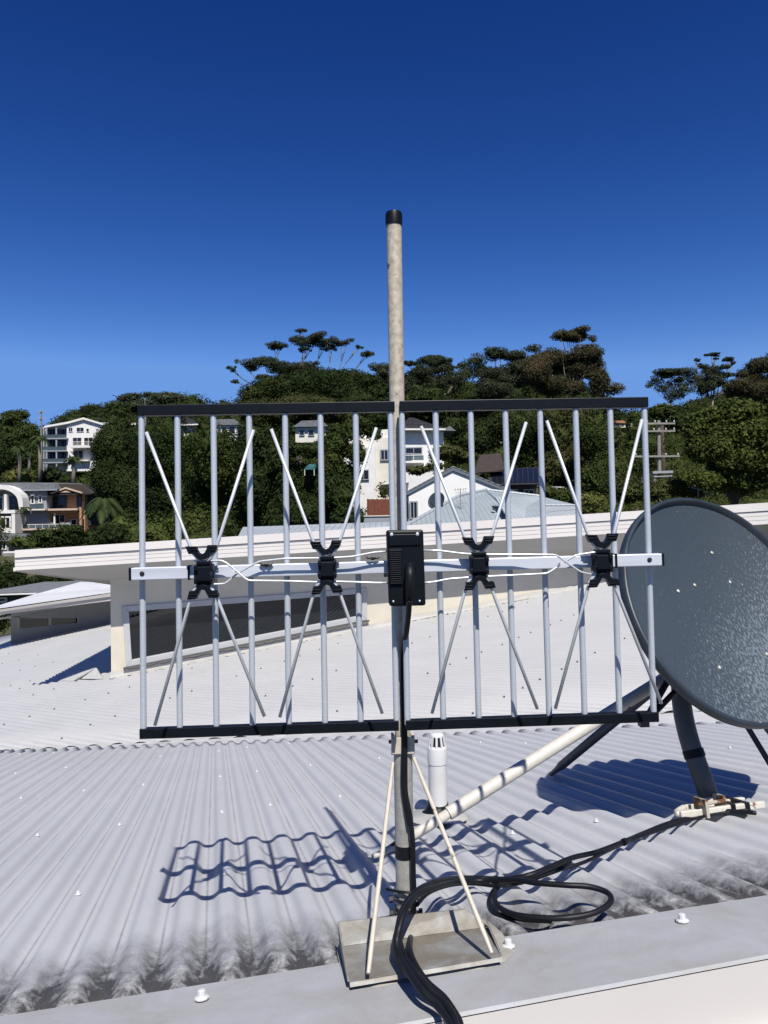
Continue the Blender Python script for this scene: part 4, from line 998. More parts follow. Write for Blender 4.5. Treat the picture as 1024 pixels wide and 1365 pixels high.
T_ = [
 ('dark round tree behind the leftmost rods of the antenna', [(165, 600, 42, 40), (150, 640, 30, 34), (175, 650, 34, 30)], 95, 'dark'),
 ('tall dark tree behind the upper left dipole rods', [(222, 600, 44, 48), (215, 655, 46, 46), (240, 700, 44, 34)], 72, 'dark'),
 ('bulky green tree behind the leftmost X dipole', [(278, 610, 44, 46), (285, 665, 50, 40), (300, 700, 40, 26)], 66, 'mid'),
 ('dense dark tree between the two left X dipoles', [(335, 600, 36, 40), (345, 650, 42, 48), (350, 700, 46, 30)], 62, 'dark'),
 ('dark tree behind the second X dipole from the left', [(400, 646, 34, 32), (414, 598, 24, 12), (393, 600, 18, 12), (395, 685, 44, 34), (430, 690, 36, 34), (372, 610, 18, 22)], 58, 'dark'),
 ('tree with a thin crown in front of the stepped white house', [(450, 590, 26, 26), (472, 572, 26, 20), (440, 620, 24, 24), (480, 606, 18, 20), (466, 632, 20, 18), (500, 578, 12, 10)], 60, 'mid'),
  ('bare looking small bush in front of the lower white walls beside the mast', [(556, 628, 18, 8), (580, 622, 16, 7), (512, 655, 10, 12)], 58, 'olive'),
 ('dark slim tree against the fence left of the mast', [(455, 655, 24, 30), (465, 690, 28, 22)], 56, 'dark'),
 ('olive tree high behind the second and third rods', [(400, 545, 46, 20), (350, 552, 40, 20), (440, 550, 36, 18)], 130, 'olive'),
 ('mid green tree under the skyline left of the mast', [(488, 545, 34, 22), (505, 556, 22, 16)], 120, 'dark'),
 ('rounded green shrub tree above the white gable house', [(600, 604, 28, 11), (618, 612, 22, 9)], 66, 'olive'),
 ('low dark tree behind the third X dipole', [(640, 580, 44, 24), (610, 570, 26, 18)], 108, 'dark'),
 ('dark tree behind the solar panel roof', [(690, 570, 40, 34), (715, 600, 34, 40), (728, 640, 18, 20)], 82, 'dark'),
 ('brownish weeping tree behind the fourth X dipole', [(752, 570, 40, 44), (760, 625, 42, 38)], 76, 'olive'),
 ('tall green tree left of the power pole', [(800, 585, 36, 36), (810, 635, 40, 36)], 70, 'mid'),
 ('green tree right behind the far power pole', [(850, 600, 36, 34), (862, 572, 24, 16)], 92, 'mid'),
 ('low yellowish bush above the white fascia at right', [(785, 672, 26, 14), (765, 680, 18, 9)], 38, 'yellow'),
 ('dark olive bush under the power pole', [(835, 655, 34, 22), (868, 652, 26, 16)], 44, 'olive'),
 ('low scrubby bush beside the pole transformer', [(905, 650, 22, 16), (925, 656, 20, 10)], 46, 'olive'),
 ('rounded bush right of the grey green roof', [(745, 664, 20, 14), (728, 655, 14, 10)], 50, 'mid'),
 ('tree on the skyline above the palms at the left edge', [(22, 556, 20, 12), (10, 572, 24, 16), (34, 575, 18, 18)], 150, 'mid'),
 ('dense tree at the left edge behind the tall palms', [(5, 600, 26, 26), (30, 605, 20, 20), (-20, 590, 30, 30)], 140, 'dark'),
 ('yellow green shrub under the tall palms', [(18, 634, 14, 8), (36, 636, 10, 7)], 122, 'yellow'),
 ('dark green shrub below the white balcony house', [(70, 632, 18, 12), (90, 640, 14, 9), (56, 640, 12, 8)], 124, 'dark'),
 ('tree leaning over the right side of the white balcony house', [(150, 590, 22, 24), (138, 600, 16, 18), (160, 570, 18, 14)], 130, 'dark'),
 ('yellow leaved shrub behind the brown roof of the brick house', [(135, 634, 9, 8), (142, 640, 8, 6)], 120, 'yellow'),
 ('clipped light green hedge below the grey house', [(22, 722, 11, 8), (36, 724, 12, 8)], 58, 'bright'),
 ('dark hedge below the brick house balconies', [(60, 716, 26, 14), (95, 714, 28, 16), (125, 720, 26, 14), (150, 712, 26, 20), (105, 730, 50, 14)], 60, 'dark'),
 ('dark trees below the eave at the left edge', [(10, 775, 24, 26), (40, 785, 28, 22), (75, 775, 30, 16), (0, 800, 16, 14)], 36, 'dark'),
 ('shadowy bush left of the small neighbouring building', [(2, 830, 10, 14), (-8, 815, 14, 16)], 20, 'olive'),
 ('dark ridge tree at the far left of the wooded skyline', [(100, 556, 20, 10), (130, 548, 22, 10), (160, 545, 20, 12)], 180, 'dark'),
 ('spreading dark ridge tree above the long flat roofs', [(176, 532, 20, 8), (215, 530, 30, 9), (190, 542, 30, 10)], 185, 'gum'),
 ('tree beside the small orange roofed house', [(880, 548, 24, 10), (850, 556, 16, 8)], 150, 'mid'),
]
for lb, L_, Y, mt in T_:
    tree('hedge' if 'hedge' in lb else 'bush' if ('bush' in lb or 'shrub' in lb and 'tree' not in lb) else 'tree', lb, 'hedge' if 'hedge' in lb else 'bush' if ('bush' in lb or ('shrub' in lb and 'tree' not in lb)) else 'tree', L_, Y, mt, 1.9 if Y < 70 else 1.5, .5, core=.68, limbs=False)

# ---- palms
def palm(label, px, ytop_, ybase, Y, rpx, nfr=16, droop=1.0, tr=.22, name='palm_tree'):
    random.seed(int(px * 7)); c = at(px, ytop_, Y); b = at(px, ybase, Y); b[0] = c[0]
    t = thing(name, label, 'palm tree', b)
    g = MB(); g.tube([b, b * .5 + c * .5 + np.array([.15, 0, 0]), c], [tr * 1.2, tr, tr * .85], 8); g.build('trunk', BARKL, t, True)
    s = Y / FPX; R0 = rpx * s; vs = []; fs = []
    for k in range(nfr):
        a = 2 * math.pi * k / nfr + random.uniform(-.2, .2); el = random.uniform(-.1, 1.25); dirh = np.array([math.cos(a), math.sin(a), 0])
        pts = []
        for i in range(9):
            u = i / 8; pts.append(c + dirh * R0 * (u * math.cos(el * .7)) + up * R0 * (u * math.sin(el) - droop * u * u * (.9 + .35 * math.sin(el))))
        side = np.cross(dirh, up)
        for i in range(8):
            tdir = nrm(pts[i + 1] - pts[i])
            for sg in (-1, 1):
                for q in range(3):
                    p = pts[i] + (pts[i + 1] - pts[i]) * (q / 3.); ll = R0 * .30 * math.sin(math.pi * min(.97, (i + q / 3.) / 8 * .85 + .12)); e = p + (side * sg * .8 + tdir * .55 - up * .35) * ll
                    w_ = tdir * R0 * .028; b0_ = len(vs); vs += [p - w_, p + w_, e]; fs.append((b0_, b0_ + 1, b0_ + 2))
            b0_ = len(vs); w_ = side * R0 * .012; vs += [pts[i] - w_, pts[i] + w_, pts[i + 1] + w_, pts[i + 1] - w_]; fs.append((b0_, b0_ + 1, b0_ + 2, b0_ + 3))
    g = MB(); g.add(vs, fs); o = g.build('crown', LF['palm'], t); return t
palm('tall slim palm at the left edge with the longest bare trunk', 25, 597, 645, 118, 15, 18, 1.0, .26)
palm('tall palm right of the slimmest one, in front of the balcony tower', 52, 584, 645, 120, 17, 18, .9, .26)
palm('short palm half hidden between the two tall palms', 38, 604, 632, 124, 11, 14, 1.0, .24)
palm('cluster palm with several fronds below the white balcony house', 97, 612, 645, 116, 17, 18, .8, .3)
palm('broad drooping date palm beside the brick house', 139, 668, 718, 92, 33, 34, 1.05, .55)
palm('small palm on the terrace between the grey and brick houses', 33, 678, 702, 98, 13, 14, .9, .18)
palm('small bushy palm below the skyline behind the third X dipole', 675, 596, 622, 90, 12, 16, .9, .2)

# ------------------------------------------------------------------ neighbouring buildings
PX = np.array([1., 0, 0]); PY = np.array([0, 1., 0])
def mcol(name, c, r=.7, var=.06, sc=1.2): return simple(name, c, r, 0, .25, var, sc, .05, .01)
HW = mcol('white_render', (.88, .86, .81)); HC = mcol('cream_render', (.80, .75, .66)); HG = mcol('grey_render', (.34, .37, .40)); HD = mcol('dark_cladding', (.07, .075, .085))
def tiles(name, c):
    t = NT(name); wv = t.n.new('ShaderNodeTexWave'); wv.bands_direction = 'Z'; wv.inputs['Scale'].default_value = 2.2; t.l.new(t.tc.outputs['Object'], wv.inputs['Vector'])
    n = t.noise(4, 4); cc = t.ramp(n, [(.3, tuple(np.array(c) * .7)), (.7, tuple(np.array(c) * 1.25))]); t.bump(wv.outputs['Fac'], .4, .04); return t.set(cc, .75, 0, .3)
RBR = tiles('brown_roof_tiles', (.060, .045, .036)); RGR = tiles('grey_roof_tiles', (.19, .20, .21)); RDK = tiles('dark_roof_tiles', (.035, .037, .045))
def brick():
    t = NT('orange_brick'); b = t.n.new('ShaderNodeTexBrick'); b.inputs['Scale'].default_value = 2.6; b.inputs['Color1'].default_value = (.40, .17, .07, 1); b.inputs['Color2'].default_value = (.62, .38, .20, 1); b.inputs['Mortar'].default_value = (.45, .36, .28, 1)
    mp = t.n.new('ShaderNodeMapping'); mp.inputs['Rotation'].default_value = (R_(90), 0, 0); t.l.new(t.tc.outputs['Object'], mp.inputs[0]); t.l.new(mp.outputs[0], b.inputs['Vector'])
    return t.set(b.outputs['Color'], .8, 0, .2)
BRK = brick(); PEACH = mcol('peach_trim', (.66, .50, .38))
class House:
    def __init__(s, name, label, cat, Y, x, y):
        s.Y = Y; s.t = thing(name, label, cat, at(x, y, Y))
    def box(s, part, mat, x0, y0, x1, y1, depth=6.0, fwd=0.0, parent=None, bevel=0):
        Y = s.Y - fwd; a = at(x0, y1, Y); b = at(x1, y0, Y); a2 = at(x0, y0, Y)
        g = MB(); g.aabox(a[0], b[0], Y, Y + depth, min(a[2], b[2]), max(a2[2], b[2])); return g.build(part, mat, parent or s.t)
    def poly(s, part, mat, pts, depth=6.0, fwd=0.0, parent=None, ext=None):
        g = MB(); P = [at(x, y, s.Y - fwd) for x, y in pts]; g.prism(P, ext if ext is not None else (0, depth, 0)); return g.build(part, mat, parent or s.t)
    def win(s, x0, y0, x1, y1, fwd=.05, frame=HW, mull=1, fw=.09, part='window'):
        Y = s.Y - fwd; k = FPX / s.Y
        a = at(x0, y1, Y); b = at(x1, y0, Y); z0, z1 = a[2], b[2]; X0, X1 = a[0], b[0]
        g = MB(); d = .10
        g.aabox(X0, X1, Y - d, Y, z0, z0 + fw); g.aabox(X0, X1, Y - d, Y, z1 - fw, z1); g.aabox(X0, X0 + fw, Y - d, Y, z0 + fw, z1 - fw); g.aabox(X1 - fw, X1, Y - d, Y, z0 + fw, z1 - fw)
        for i in range(1, mull + 1):
            m = X0 + (X1 - X0) * i / (mull + 1); g.aabox(m - fw * .35, m + fw * .35, Y - d * .8, Y, z0 + fw, z1 - fw)
        f = g.build(part, frame, s.t); g = MB(); g.aabox(X0 + .01, X1 - .01, Y - .04, Y - .02, z0 + .01, z1 - .01); g.build('pane', M['farglass'], f); return f
    def rail(s, x0, y0, x1, y1, fwd, mat=None, glass_=False):
        Y = s.Y - fwd; a = at(x0, y1, Y); b = at(x1, y0, Y); g = MB(); z0, z1 = a[2], b[2]
        g.aabox(a[0], b[0], Y - .04, Y, z1 - .07, z1); n = max(2, int((b[0] - a[0]) / (.9 if glass_ else .28)))
        for i in range(n + 1):
            m = a[0] + (b[0] - a[0]) * i / n; g.aabox(m - .025, m + .025, Y - .035, Y - .005, z0, z1 - .07)
        o = g.build('balcony_rail', mat or HW, s.t)
        if glass_:
            g = MB(); g.aabox(a[0], b[0], Y - .018, Y - .010, z0 + .05, z1 - .08); g.build('rail_glass', GLS, o)
        return o
def glassrail():
    t = NT('balcony_glass'); m = t.set((.25, .33, .34), .1, 0, .6); t.b.inputs['Transmission Weight'].default_value = .7; return m
GLS = glassrail()
# white balcony house on the hill, far left
h = House('house', 'large white gabled house with dark balcony tower on the hill at left', 'house', 172, 100, 620)
h.poly('wall', HW, [(89, 566.5), (111, 558), (136, 566), (136, 572), (128, 580), (128, 628), (89, 628)], 9)
h.poly('wall', HW, [(60, 569), (89, 566), (89, 632), (60, 632)], 7, -1.2)
h.poly('roof', HW, [(56, 571), (60, 567.5), (90, 562), (111, 556.3), (137, 564.2), (137, 566.6), (111, 559.0), (90, 564.8), (60, 570)], 9.6, .6)
h.poly('side_roof', HG, [(135, 563), (152, 563), (152, 566), (135, 566)], 9, .2)
for y0, y1 in ((572, 583), (586, 600), (603, 615)):
    h.win(63, y0, 74, y1, -1.1, HD, 1); h.win(76, y0, 88, y1, -1.1, HD, 1)
for y in (584, 600.5, 616): h.box('balcony_slab', HG, 57, y, 89, y + 1.6, 2.2, 1.0)
for y in (579, 595, 611): h.rail(57.5, y, 88.5, y + 5.2, .9, HD, True)
for x in (57.5, 61.5, 74.5): h.box('post', HG, x, 570, x + 1.2, 628, .3, .9)
for x0, x1 in ((91.5, 97), (102, 112)): h.win(x0, 569.5, x1, 576, .05, HW, 1)
h.win(115, 571, 119, 576, .05, HW, 0)
h.box('balcony_slab', HW, 93, 594.5, 130, 597, 2.4, 2.0); h.rail(93, 588, 127, 594.5, 1.9, HW)
h.win(97, 583, 109, 594, .05, HC, 1); h.win(112, 583, 124, 594, .05, HC, 1)
h.win(98, 600, 111, 612, .05, HC, 1); h.box('balcony_slab', HC, 93, 613, 118, 615, 1.6, 1.2)
h.poly('stair', HW, [(89, 600), (92, 600), (101, 614), (98, 614)], 1.2, 1.6)
# long flat roofed house behind trees
h = House('house', 'low house with long flat white edged roof on the ridge between two thin poles', 'house', 196, 170, 580)
h.box('wall', HC, 141, 567, 185, 584, 7); h.box('roof', HW, 139, 564.5, 187, 567, 9, 1.0); h.win(150, 569, 158, 576, .05, HW, 0); h.win(165, 569, 176, 576, .05, HW, 1)
h = House('house', 'dark roofed house with pale gutter lines seen through the top left rods', 'house', 190, 230, 585)
h.box('wall', HC, 203, 565, 258, 586, 8)
h.poly('roof', RDK, [(198, 567), (212, 557), (250, 555.5), (264, 565)], 9, 1.0); h.poly('gutter', HW, [(198, 567), (264, 564.8), (264, 566.4), (198, 568.8)], .3, 1.3)
h.win(212, 569, 222, 578, .05, HW, 1); h.win(236, 568, 250, 578, .05, HW, 1)
h = House('house', 'small white house corner hidden in trees behind the leftmost X dipole', 'house', 165, 302, 585)
h.box('wall', HW, 284, 566, 316, 588, 6); h.poly('roof', RGR, [(281, 567), (290, 559), (312, 558.5), (320, 566)], 7, .6); h.win(296, 570, 302, 577, .05, HD, 0); h.win(306, 569, 313, 577, .05, HD, 0)
# grey house
h = House('house', 'grey rendered house with white arched entrance and balcony at the left edge', 'house', 108, 30, 720)
h.box('wall', HG, -30, 651, 62, 722, 9)
h.poly('roof', RGR, [(-30, 652.5), (-30, 645), (4, 643.5), (72, 644.5), (76, 652)], 9.6, .7, ext=(0, 10, .6))
h.poly('gutter', HG, [(-30, 653.5), (76, 652), (76, 653.6), (-30, 655.2)], .3, 1.0)
arc = [(-26, 668)] + [(2 + 30 * math.cos(a) - 2, 668 - 22 * math.sin(a)) for a in np.linspace(math.pi, 0, 16)] + [(30, 674), (25, 672)] + [(2 + 23 * math.cos(a) - 2, 671 - 17 * math.sin(a)) for a in np.linspace(0, math.pi, 16)]
arc = [(-28, 668)] + [(30 * math.cos(a), 668 - 22 * math.sin(a)) for a in np.linspace(math.pi * .97, 0, 16)] + [(31, 681), (26, 681)] + [(24 * math.cos(a), 670 - 18 * math.sin(a)) for a in np.linspace(0.02, math.pi * .97, 16)]
h.poly('entrance_arch', HW, arc, 2.0, 2.6)
h.win(-12, 662, 4.5, 680, .3, HW, 1); h.win(13, 661, 28, 680, .3, HD, 1); h.box('column', HW, 5.3, 659, 8.8, 681, .5, 2.4)
h.box('balcony', HW, -30, 680.5, 20, 685, 3.0, 2.8); h.win(-6, 688, 15, 706, 2.7, HW, 2, .22); h.box('balcony_pier', HW, 15.5, 685, 20, 711, 2.8, 2.8); h.box('balcony_base', HW, -30, 706.5, 15.5, 711, 2.8, 2.8)
h.win(41, 659.5, 46.5, 672, .05, HW, 0, .14); h.win(51.5, 660, 56.5, 671, .05, HW, 0, .14); h.win(22, 688, 26.5, 701, .05, HW, 0, .12)
h.rail(40, 671.5, 58, 678.5, 1.4, HD, True); h.box('balcony_slab', HC, 36, 678.5, 60, 680.5, 1.6, 1.4)
h = House('garage', 'low grey garage with dark doorway below the grey house', 'garage', 92, 5, 745)
h.box('wall', HG, -30, 722, 11, 770, 5); h.poly('roof', RGR, [(-32, 724), (-20, 712), (8, 712), (17, 721)], 6, .5); h.win(3, 722, 9, 733, .05, HW, 0, .12); h.win(-8, 726, 0, 740, .05, HD, 0, .1)
# brick house
h = House('brick_house', 'orange brick two storey house with brown hipped roof and two peach balconies', 'house', 110, 75, 716)
h.box('wall', BRK, 59, 657, 113, 722, 8); h.box('side_wall', HD, 113, 660, 120, 700, 6, -1)
h.poly('roof', RBR, [(56, 659.5), (71, 646.5), (82, 645), (104, 645.5), (122, 657.5)], 9, 1.3, ext=(0, 9, .4))
h.poly('roof', RDK, [(104, 647), (142, 645.5), (150, 652), (122, 658)], 8, -.5)
h.poly('gutter', RDK, [(56, 659), (122, 657), (122, 658.8), (56, 660.8)], .4, 1.6)
h.poly('gable', PEACH, [(67, 657), (87, 649.5), (109, 656.3), (109, 657.8), (87, 651.5), (67, 658.5)], .5, 1.8); h.poly('gable_panel', PEACH, [(78, 656.5), (87, 652.8), (96, 656.2)], .3, 1.6)
h.win(69, 661, 89, 677.5, .05, HD, 1, .10); h.win(102.5, 661, 108.5, 676, .05, HD, 0, .12); h.win(55, 685.5, 70, 698, -.8, HC, 1); h.win(72.5, 685.5, 87, 700, .05, HC, 1); h.win(95, 692, 103, 700, .05, HC, 0)
h.box('balcony_slab', PEACH, 41, 678.5, 103, 681, 3.0, 2.4); h.box('balcony_slab', PEACH, 29.5, 704.8, 94, 707, 3.6, 3.0)
h.box('beam', BRK, 45, 681, 103, 684.5, 2.5, 1.8)
h.box('wing_wall', BRK, 45, 683, 54, 700, 3, .4); h.box('post', HW, 71.5, 684, 73.2, 702, .25, 1.8); h.box('post', BRK, 106, 676, 108.5, 702, .4, 1.6)
h.rail(29.8, 698, 92, 704.8, 2.9, HW, True)
h.rail(41, 672.5, 56, 678.5, 2.3, HD, True)
h.box('base_wall', BRK, 33, 711, 86, 722, 4, 1.0)
for i, (x, lb) in enumerate(((60, 'leftmost'), (70, 'second'), (83, 'third'), (91, 'rightmost'))):
    a = at(x - 3.2, 704.6, 109.0); k = thing('outdoor_chair', f'{lb} white outdoor seat on the lower balcony of the brick house', 'chair', a, 'white seats on the brick house balcony'); g = MB()
    g.aabox(a[0], a[0] + .7, 108.6, 109.1, a[2] + .42, a[2] + .50)
    g.build('seat', HW, k); g = MB(); g.aabox(a[0], a[0] + .7, 109.1, 109.16, a[2] + .5, a[2] + .95); g.build('backrest', HW, k)
    for dx in (0, .62):
        for dy in (0, .42): g = MB(); g.aabox(a[0] + dx, a[0] + dx + .06, 108.62 + dy, 108.68 + dy, a[2], a[2] + .42); g.build('leg', HW, k)
# stepped white house in the middle
h = House('house', 'stepped cream white house with dark hipped roof partly behind the mast', 'house', 78, 525, 700)
h.box('wall', HW, 537, 571, 591, 705, 8); h.box('wall', HC, 463, 584, 537, 705, 7, -.8); h.box('wall', HW, 460, 596, 500, 705, 6, .8)
h.poly('wall', HW, [(458, 584), (490, 574), (520, 572), (537, 572), (537, 585), (458, 590)], 6, -1.2)
h.poly('roof', RDK, [(530, 571.5), (545, 556.5), (551, 556.5), (594, 571.5)], 9, .8, ext=(0, 9, 0)); h.poly('fascia', HW, [(530, 571), (594, 571), (594, 573.2), (530, 573.2)], .3, 1.0)
h.poly('roof', RGR, [(583, 574), (600, 568), (608, 574)], 7, -2)
h.win(507, 599, 518, 614, -.7, HG, 1, .12); h.win(540, 596, 563, 606, .05, HG, 1, .10); h.win(540, 604, 549, 616, .08, HG, 1)
h.box('balcony_slab', HW, 537, 614.5, 566, 617, 2, 1.4); h.rail(538, 606, 565, 614.5, 1.3, HW, True)
h.win(480, 600, 485, 612, .9, HG, 0); h.win(466, 602, 474, 616, .9, HG, 0); h.win(572, 601, 582, 613, .05, HG, 0)
h.box('balcony_slab', HW, 450, 644, 476, 646, 3, 2.2); h.rail(452, 631, 475, 644, 2.1, HW); h.win(478, 626, 492, 640, .9, HG, 1); h.box('retaining_step', HC, 545, 626, 590, 705, 5, 1.5)
h.poly('terrace_wall', HW, [(540, 630), (560, 622), (590, 619), (590, 660), (540, 660)], 3, 2.6)
h = House('house', 'pale house fragments between dark trees behind the second X dipole', 'house', 95, 410, 600)
h.box('wall', HC, 394, 568, 434, 590, 6); h.poly('roof', RGR, [(390, 569), (402, 561), (428, 560), (438, 568)], 7, .6)
for x0, x1 in ((399, 406), (411, 419), (424, 430)): h.win(x0, 573, x1, 581, .05, HG, 0)
h.box('wall', HC, 345, 600, 360, 612, 4); 
aw = House('awning', 'small turquoise awning glimpsed among the dark trees', 'awning', 56, 412, 632)
aw.poly('canopy', mcol('turquoise_cloth', (.04, .15, .155)), [(405, 626), (410, 622), (419, 622), (420, 626)], 1.6, 0, ext=(0, 1.6, .35)); aw.box('post', HW, 406, 626, 406.6, 634, .06); aw.box('post', HW, 418.6, 626, 419.2, 634, .06)
# brown fence
def timber():
    t = NT('red_brown_timber'); wv = t.n.new('ShaderNodeTexWave'); wv.inputs['Scale'].default_value = 3.2; wv.bands_direction = 'X'; t.l.new(t.tc.outputs['Object'], wv.inputs['Vector'])
    c = t.mix(t.ramp(wv.outputs['Fac'], [(0.02, 1.), (.12, 0.)]), t.ramp(t.noise(3, 4, stretch=(6, 1, 1)), [(.3, (.16, .045, .025)), (.7, (.30, .10, .055))]), (.03, .012, .01)); return t.set(c, .7, 0, .3)
fe = House('timber_fence', 'red brown timber screen fence left of the mast behind the roofs', 'fence', 52, 503, 690)
TB = timber()
for i in range(15): fe.box('paling', TB, 489.5 + i * 2.05, 665 + (i % 3) * .3, 491.1 + i * 2.05, 692, .05, (i % 2) * .05)
fe.box('rail', TB, 489, 676, 521, 678, .06, -.07)
# white gable house
h = House('house', 'white gabled house with grey barge boards and grey metal roof right of the mast', 'house', 45, 604, 700)
ga = [(545, 653), (604, 624), (683, 656), (683, 720), (545, 720)]
h.poly('wall', mcol('bright_white_render', (.99, .96, .90)), ga, 9)
for a, b in (((541, 656), (604, 622.5)), ((604, 622.5), (688, 656))):
    dy = 4.6; h.poly('barge_board', mcol('slate_trim', (.16, .19, .22)), [a, b, (b[0], b[1] + dy), (a[0], a[1] + dy)], 1.0, .12)
h.poly('roof', RGR, [(540, 656), (604, 621), (690, 656), (690, 657.5), (604, 622.6), (540, 657.5)], 9.2, .14)
h.box('shade_wall', HW, 520, 646, 545, 716, 4, -1); h.poly('side_roof', HW, [(507, 646), (521, 640), (546, 638), (546, 643), (521, 645)], 5, 0)
h.win(546.5, 668, 557, 692, .05, HG, 1, .08); h.win(541, 668, 545, 692, .05, HD, 0, .05)
# grey green metal roofs in front
def ribmetal(name, c):
    t = NT(name); wv = t.n.new('ShaderNodeTexWave'); wv.inputs['Scale'].default_value = 1.6; wv.bands_direction = 'X'; t.l.new(t.tc.outputs['Object'], wv.inputs['Vector'])
    cc = t.mix(t.ramp(wv.outputs['Fac'], [(.0, 1.), (.16, 0.)]), t.ramp(t.noise(.8, 4), [(.3, tuple(np.array(c) * .9)), (.7, tuple(np.array(c) * 1.1))]), tuple(np.array(c) * .72)); return t.set(cc, .5, 0, .4)
RGG = ribmetal('grey_green_roof_metal', (.36, .41, .42)); RGL = ribmetal('pale_roof_metal', (.44, .48, .49))
h = House('hipped_roof_building', 'grey green hipped metal roof with tv antenna in front of the white gable house', 'building', 31, 640, 705)
def slope(pts, Ys): return [at(x, y, Y) for (x, y), Y in zip(pts, Ys)]
g = MB()
A_ = at(540, 702, 28); B_ = at(612, 661, 33.5); C_ = at(648, 653.5, 36); D_ = at(720, 661, 36); E_ = at(700, 700, 27.5); F_ = at(655, 653.3, 36.2)
g.add([A_, B_, C_, E_, at(600, 712, 27)], [(0, 1, 2, 3, 4)]); g.add([C_, at(722, 662, 36.0), at(760, 700, 27.5), E_], [(0, 1, 2, 3)])
g.add([A_, at(600, 712, 27), at(600, 740, 27), at(540, 740, 28)], [(0, 1, 2, 3)]); g.add([at(600, 712, 27), E_, at(700, 740, 27.5), at(600, 740, 27)], [(0, 1, 2, 3)])
h2 = g.build('roof', RGG, h.t); h2.modifiers.new('solid', 'SOLIDIFY').thickness = .06
for p, q in ((A_, B_), (B_, C_), (C_, at(722, 662, 36.0)), (C_, E_)):
    g = MB(); g.tube([p + up * .02, q + up * .02], .075, 6); g.build('ridge_cap', RGL, h.t)
g = MB(); g.add([at(660, 662, 31), at(722, 661.8, 35.8), at(768, 673, 31.5), at(768, 712, 24.5), at(690, 712, 25.5)], [(0, 1, 2, 3, 4)]); o = g.build('roof', RGL, h.t); o.modifiers.new('solid', 'SOLIDIFY').thickness = .06
g = MB(); g.tube([at(722, 673.5, 30), at(768, 673.5, 30)], .04, 6); g.build('ridge_cap', RGG, h.t)
g = MB(); g.tube([at(659, 680, 30), at(659, 676, 30)], .07, 8); g.lathe(at(659, 676, 30), up, [(0, .10), (.06, .10)], 10); g.build('flue', HD, h.t)
# small aerial on that roof
a0 = at(614, 682, 31); aer = thing('tv_aerial', 'small rooftop tv aerial on the grey green roof', 'aerial', a0)
g = MB(); a1 = at(614, 651, 31); g.tube([a0, a1], .018, 6); g.build('pole', M['galv'], aer)
g = MB()
for y, w_ in ((653, 9), (657, 8), (663, 6), (668, 4.5), (672, 7)):
    c = at(614, y, 31); hw = w_ * 31 / FPX; g.tube([c + PX * -hw, c + PX * hw + up * .05], .010, 5)
for x in (607, 611, 618, 621): c = at(x, 652.5, 31); g.tube([c - up * .07, c + up * .07], .008, 5)
g.build('elements', M['galv'], aer)
a0 = at(577, 683, 31.5); sdh = thing('satellite_dish', 'small dark satellite dish leaning beside the white gable wall', 'satellite dish', a0)
dc = at(582, 667.5, 31.5); dn2 = nrm([-.5, -.75, .35]); u2 = nrm(np.cross(up, dn2)); v2 = np.cross(dn2, u2)
g = MB(); g.lathe(dc, dn2, [(-.03, .10), (-.02, .30), (.03, .40), (.035, .395), (-.01, .25), (-.015, .02)], 28); g.build('reflector', M['dishrim'], sdh, 40)
g = MB(); g.tube([a0, dc - dn2 * .1], .03, 8); g.tube([dc - v2 * .36, dc - v2 * .25 + dn2 * .45], .015, 6); g.build('bracket', M['steel'], sdh)
# pale roof strip left of the mast
h = House('flat_roof_building', 'low pale metal roof just above the white fascia left of the mast', 'building', 24, 420, 715)
g = MB(); g.add([at(318, 716, 22), at(324, 704.5, 25), at(488, 698.5, 26), at(546, 697, 26), at(546, 722, 21), at(318, 726, 20)], [(0, 1, 2, 3, 4, 5)]); o = g.build('roof', RGL, h.t); o.modifiers.new('solid', 'SOLIDIFY').thickness = .05
g = MB(); g.tube([at(324, 704.2, 25), at(546, 696.6, 26)], .035, 6); g.build('ridge_cap', RGL, h.t)
h.box('wall', HG, 330, 722, 540, 745, .3, 2.2)
h = House('parapet', 'grey low parapet wall with pots below the timber fence', 'wall', 34, 500, 700); h.box('wall', HG, 486, 688.5, 524, 720, .4); h.box('coping', HC, 485, 687.3, 525, 688.6, .5, .05)
# solar panel house
h = House('house', 'brown roofed house carrying a dark array of solar panels', 'house', 60, 685, 665)
h.box('wall', mcol('brown_wall', (.14, .10, .08)), 672, 645, 718, 700, 5, -.4)
g = MB(); g.add([at(650, 648, 58.5), at(655, 626, 62.5), at(718, 624.5, 62.5), at(719, 646.5, 58.5)], [(0, 1, 2, 3)]); o = g.build('roof', RDK, h.t); o.modifiers.new('solid', 'SOLIDIFY').thickness = .1
g = MB(); g.add([at(632, 632, 60), at(640, 608, 66), at(668, 605, 66), at(672, 628, 60)], [(0, 1, 2, 3)]); o = g.build('roof', RBR, h.t); o.modifiers.new('solid', 'SOLIDIFY').thickness = .1
pv = NT('solar_cells').set((.010, .013, .022), .30, 0, .3)
for r_i in range(2):
    for c_i in range(9):
        u0, u1 = c_i / 9 + .006, (c_i + 1) / 9 - .006; v0, v1 = r_i / 2 + .02, (r_i + 1) / 2 - .02
        q = [at(656, 627, 62.3), at(717.5, 625.6, 62.3), at(718.5, 645.6, 58.6), at(656, 646.6, 58.6)]
        f_ = lambda u, v: (q[0] * (1 - u) + q[1] * u) * (1 - v) + (q[3] * (1 - u) + q[2] * u) * v + up * .10
        g = MB(); g.prism([f_(u0, v0), f_(u1, v0), f_(u1, v1), f_(u0, v1)], (0, 0, .05)); g.build('solar_panel', pv, h.t)
h.win(676, 652, 690, 662, -.3, HC, 1); h.win(698, 652, 712, 662, -.3, HC, 1)
h = House('house', 'white house corner peeping between the dark trees behind the third X dipole', 'house', 118, 668, 592)
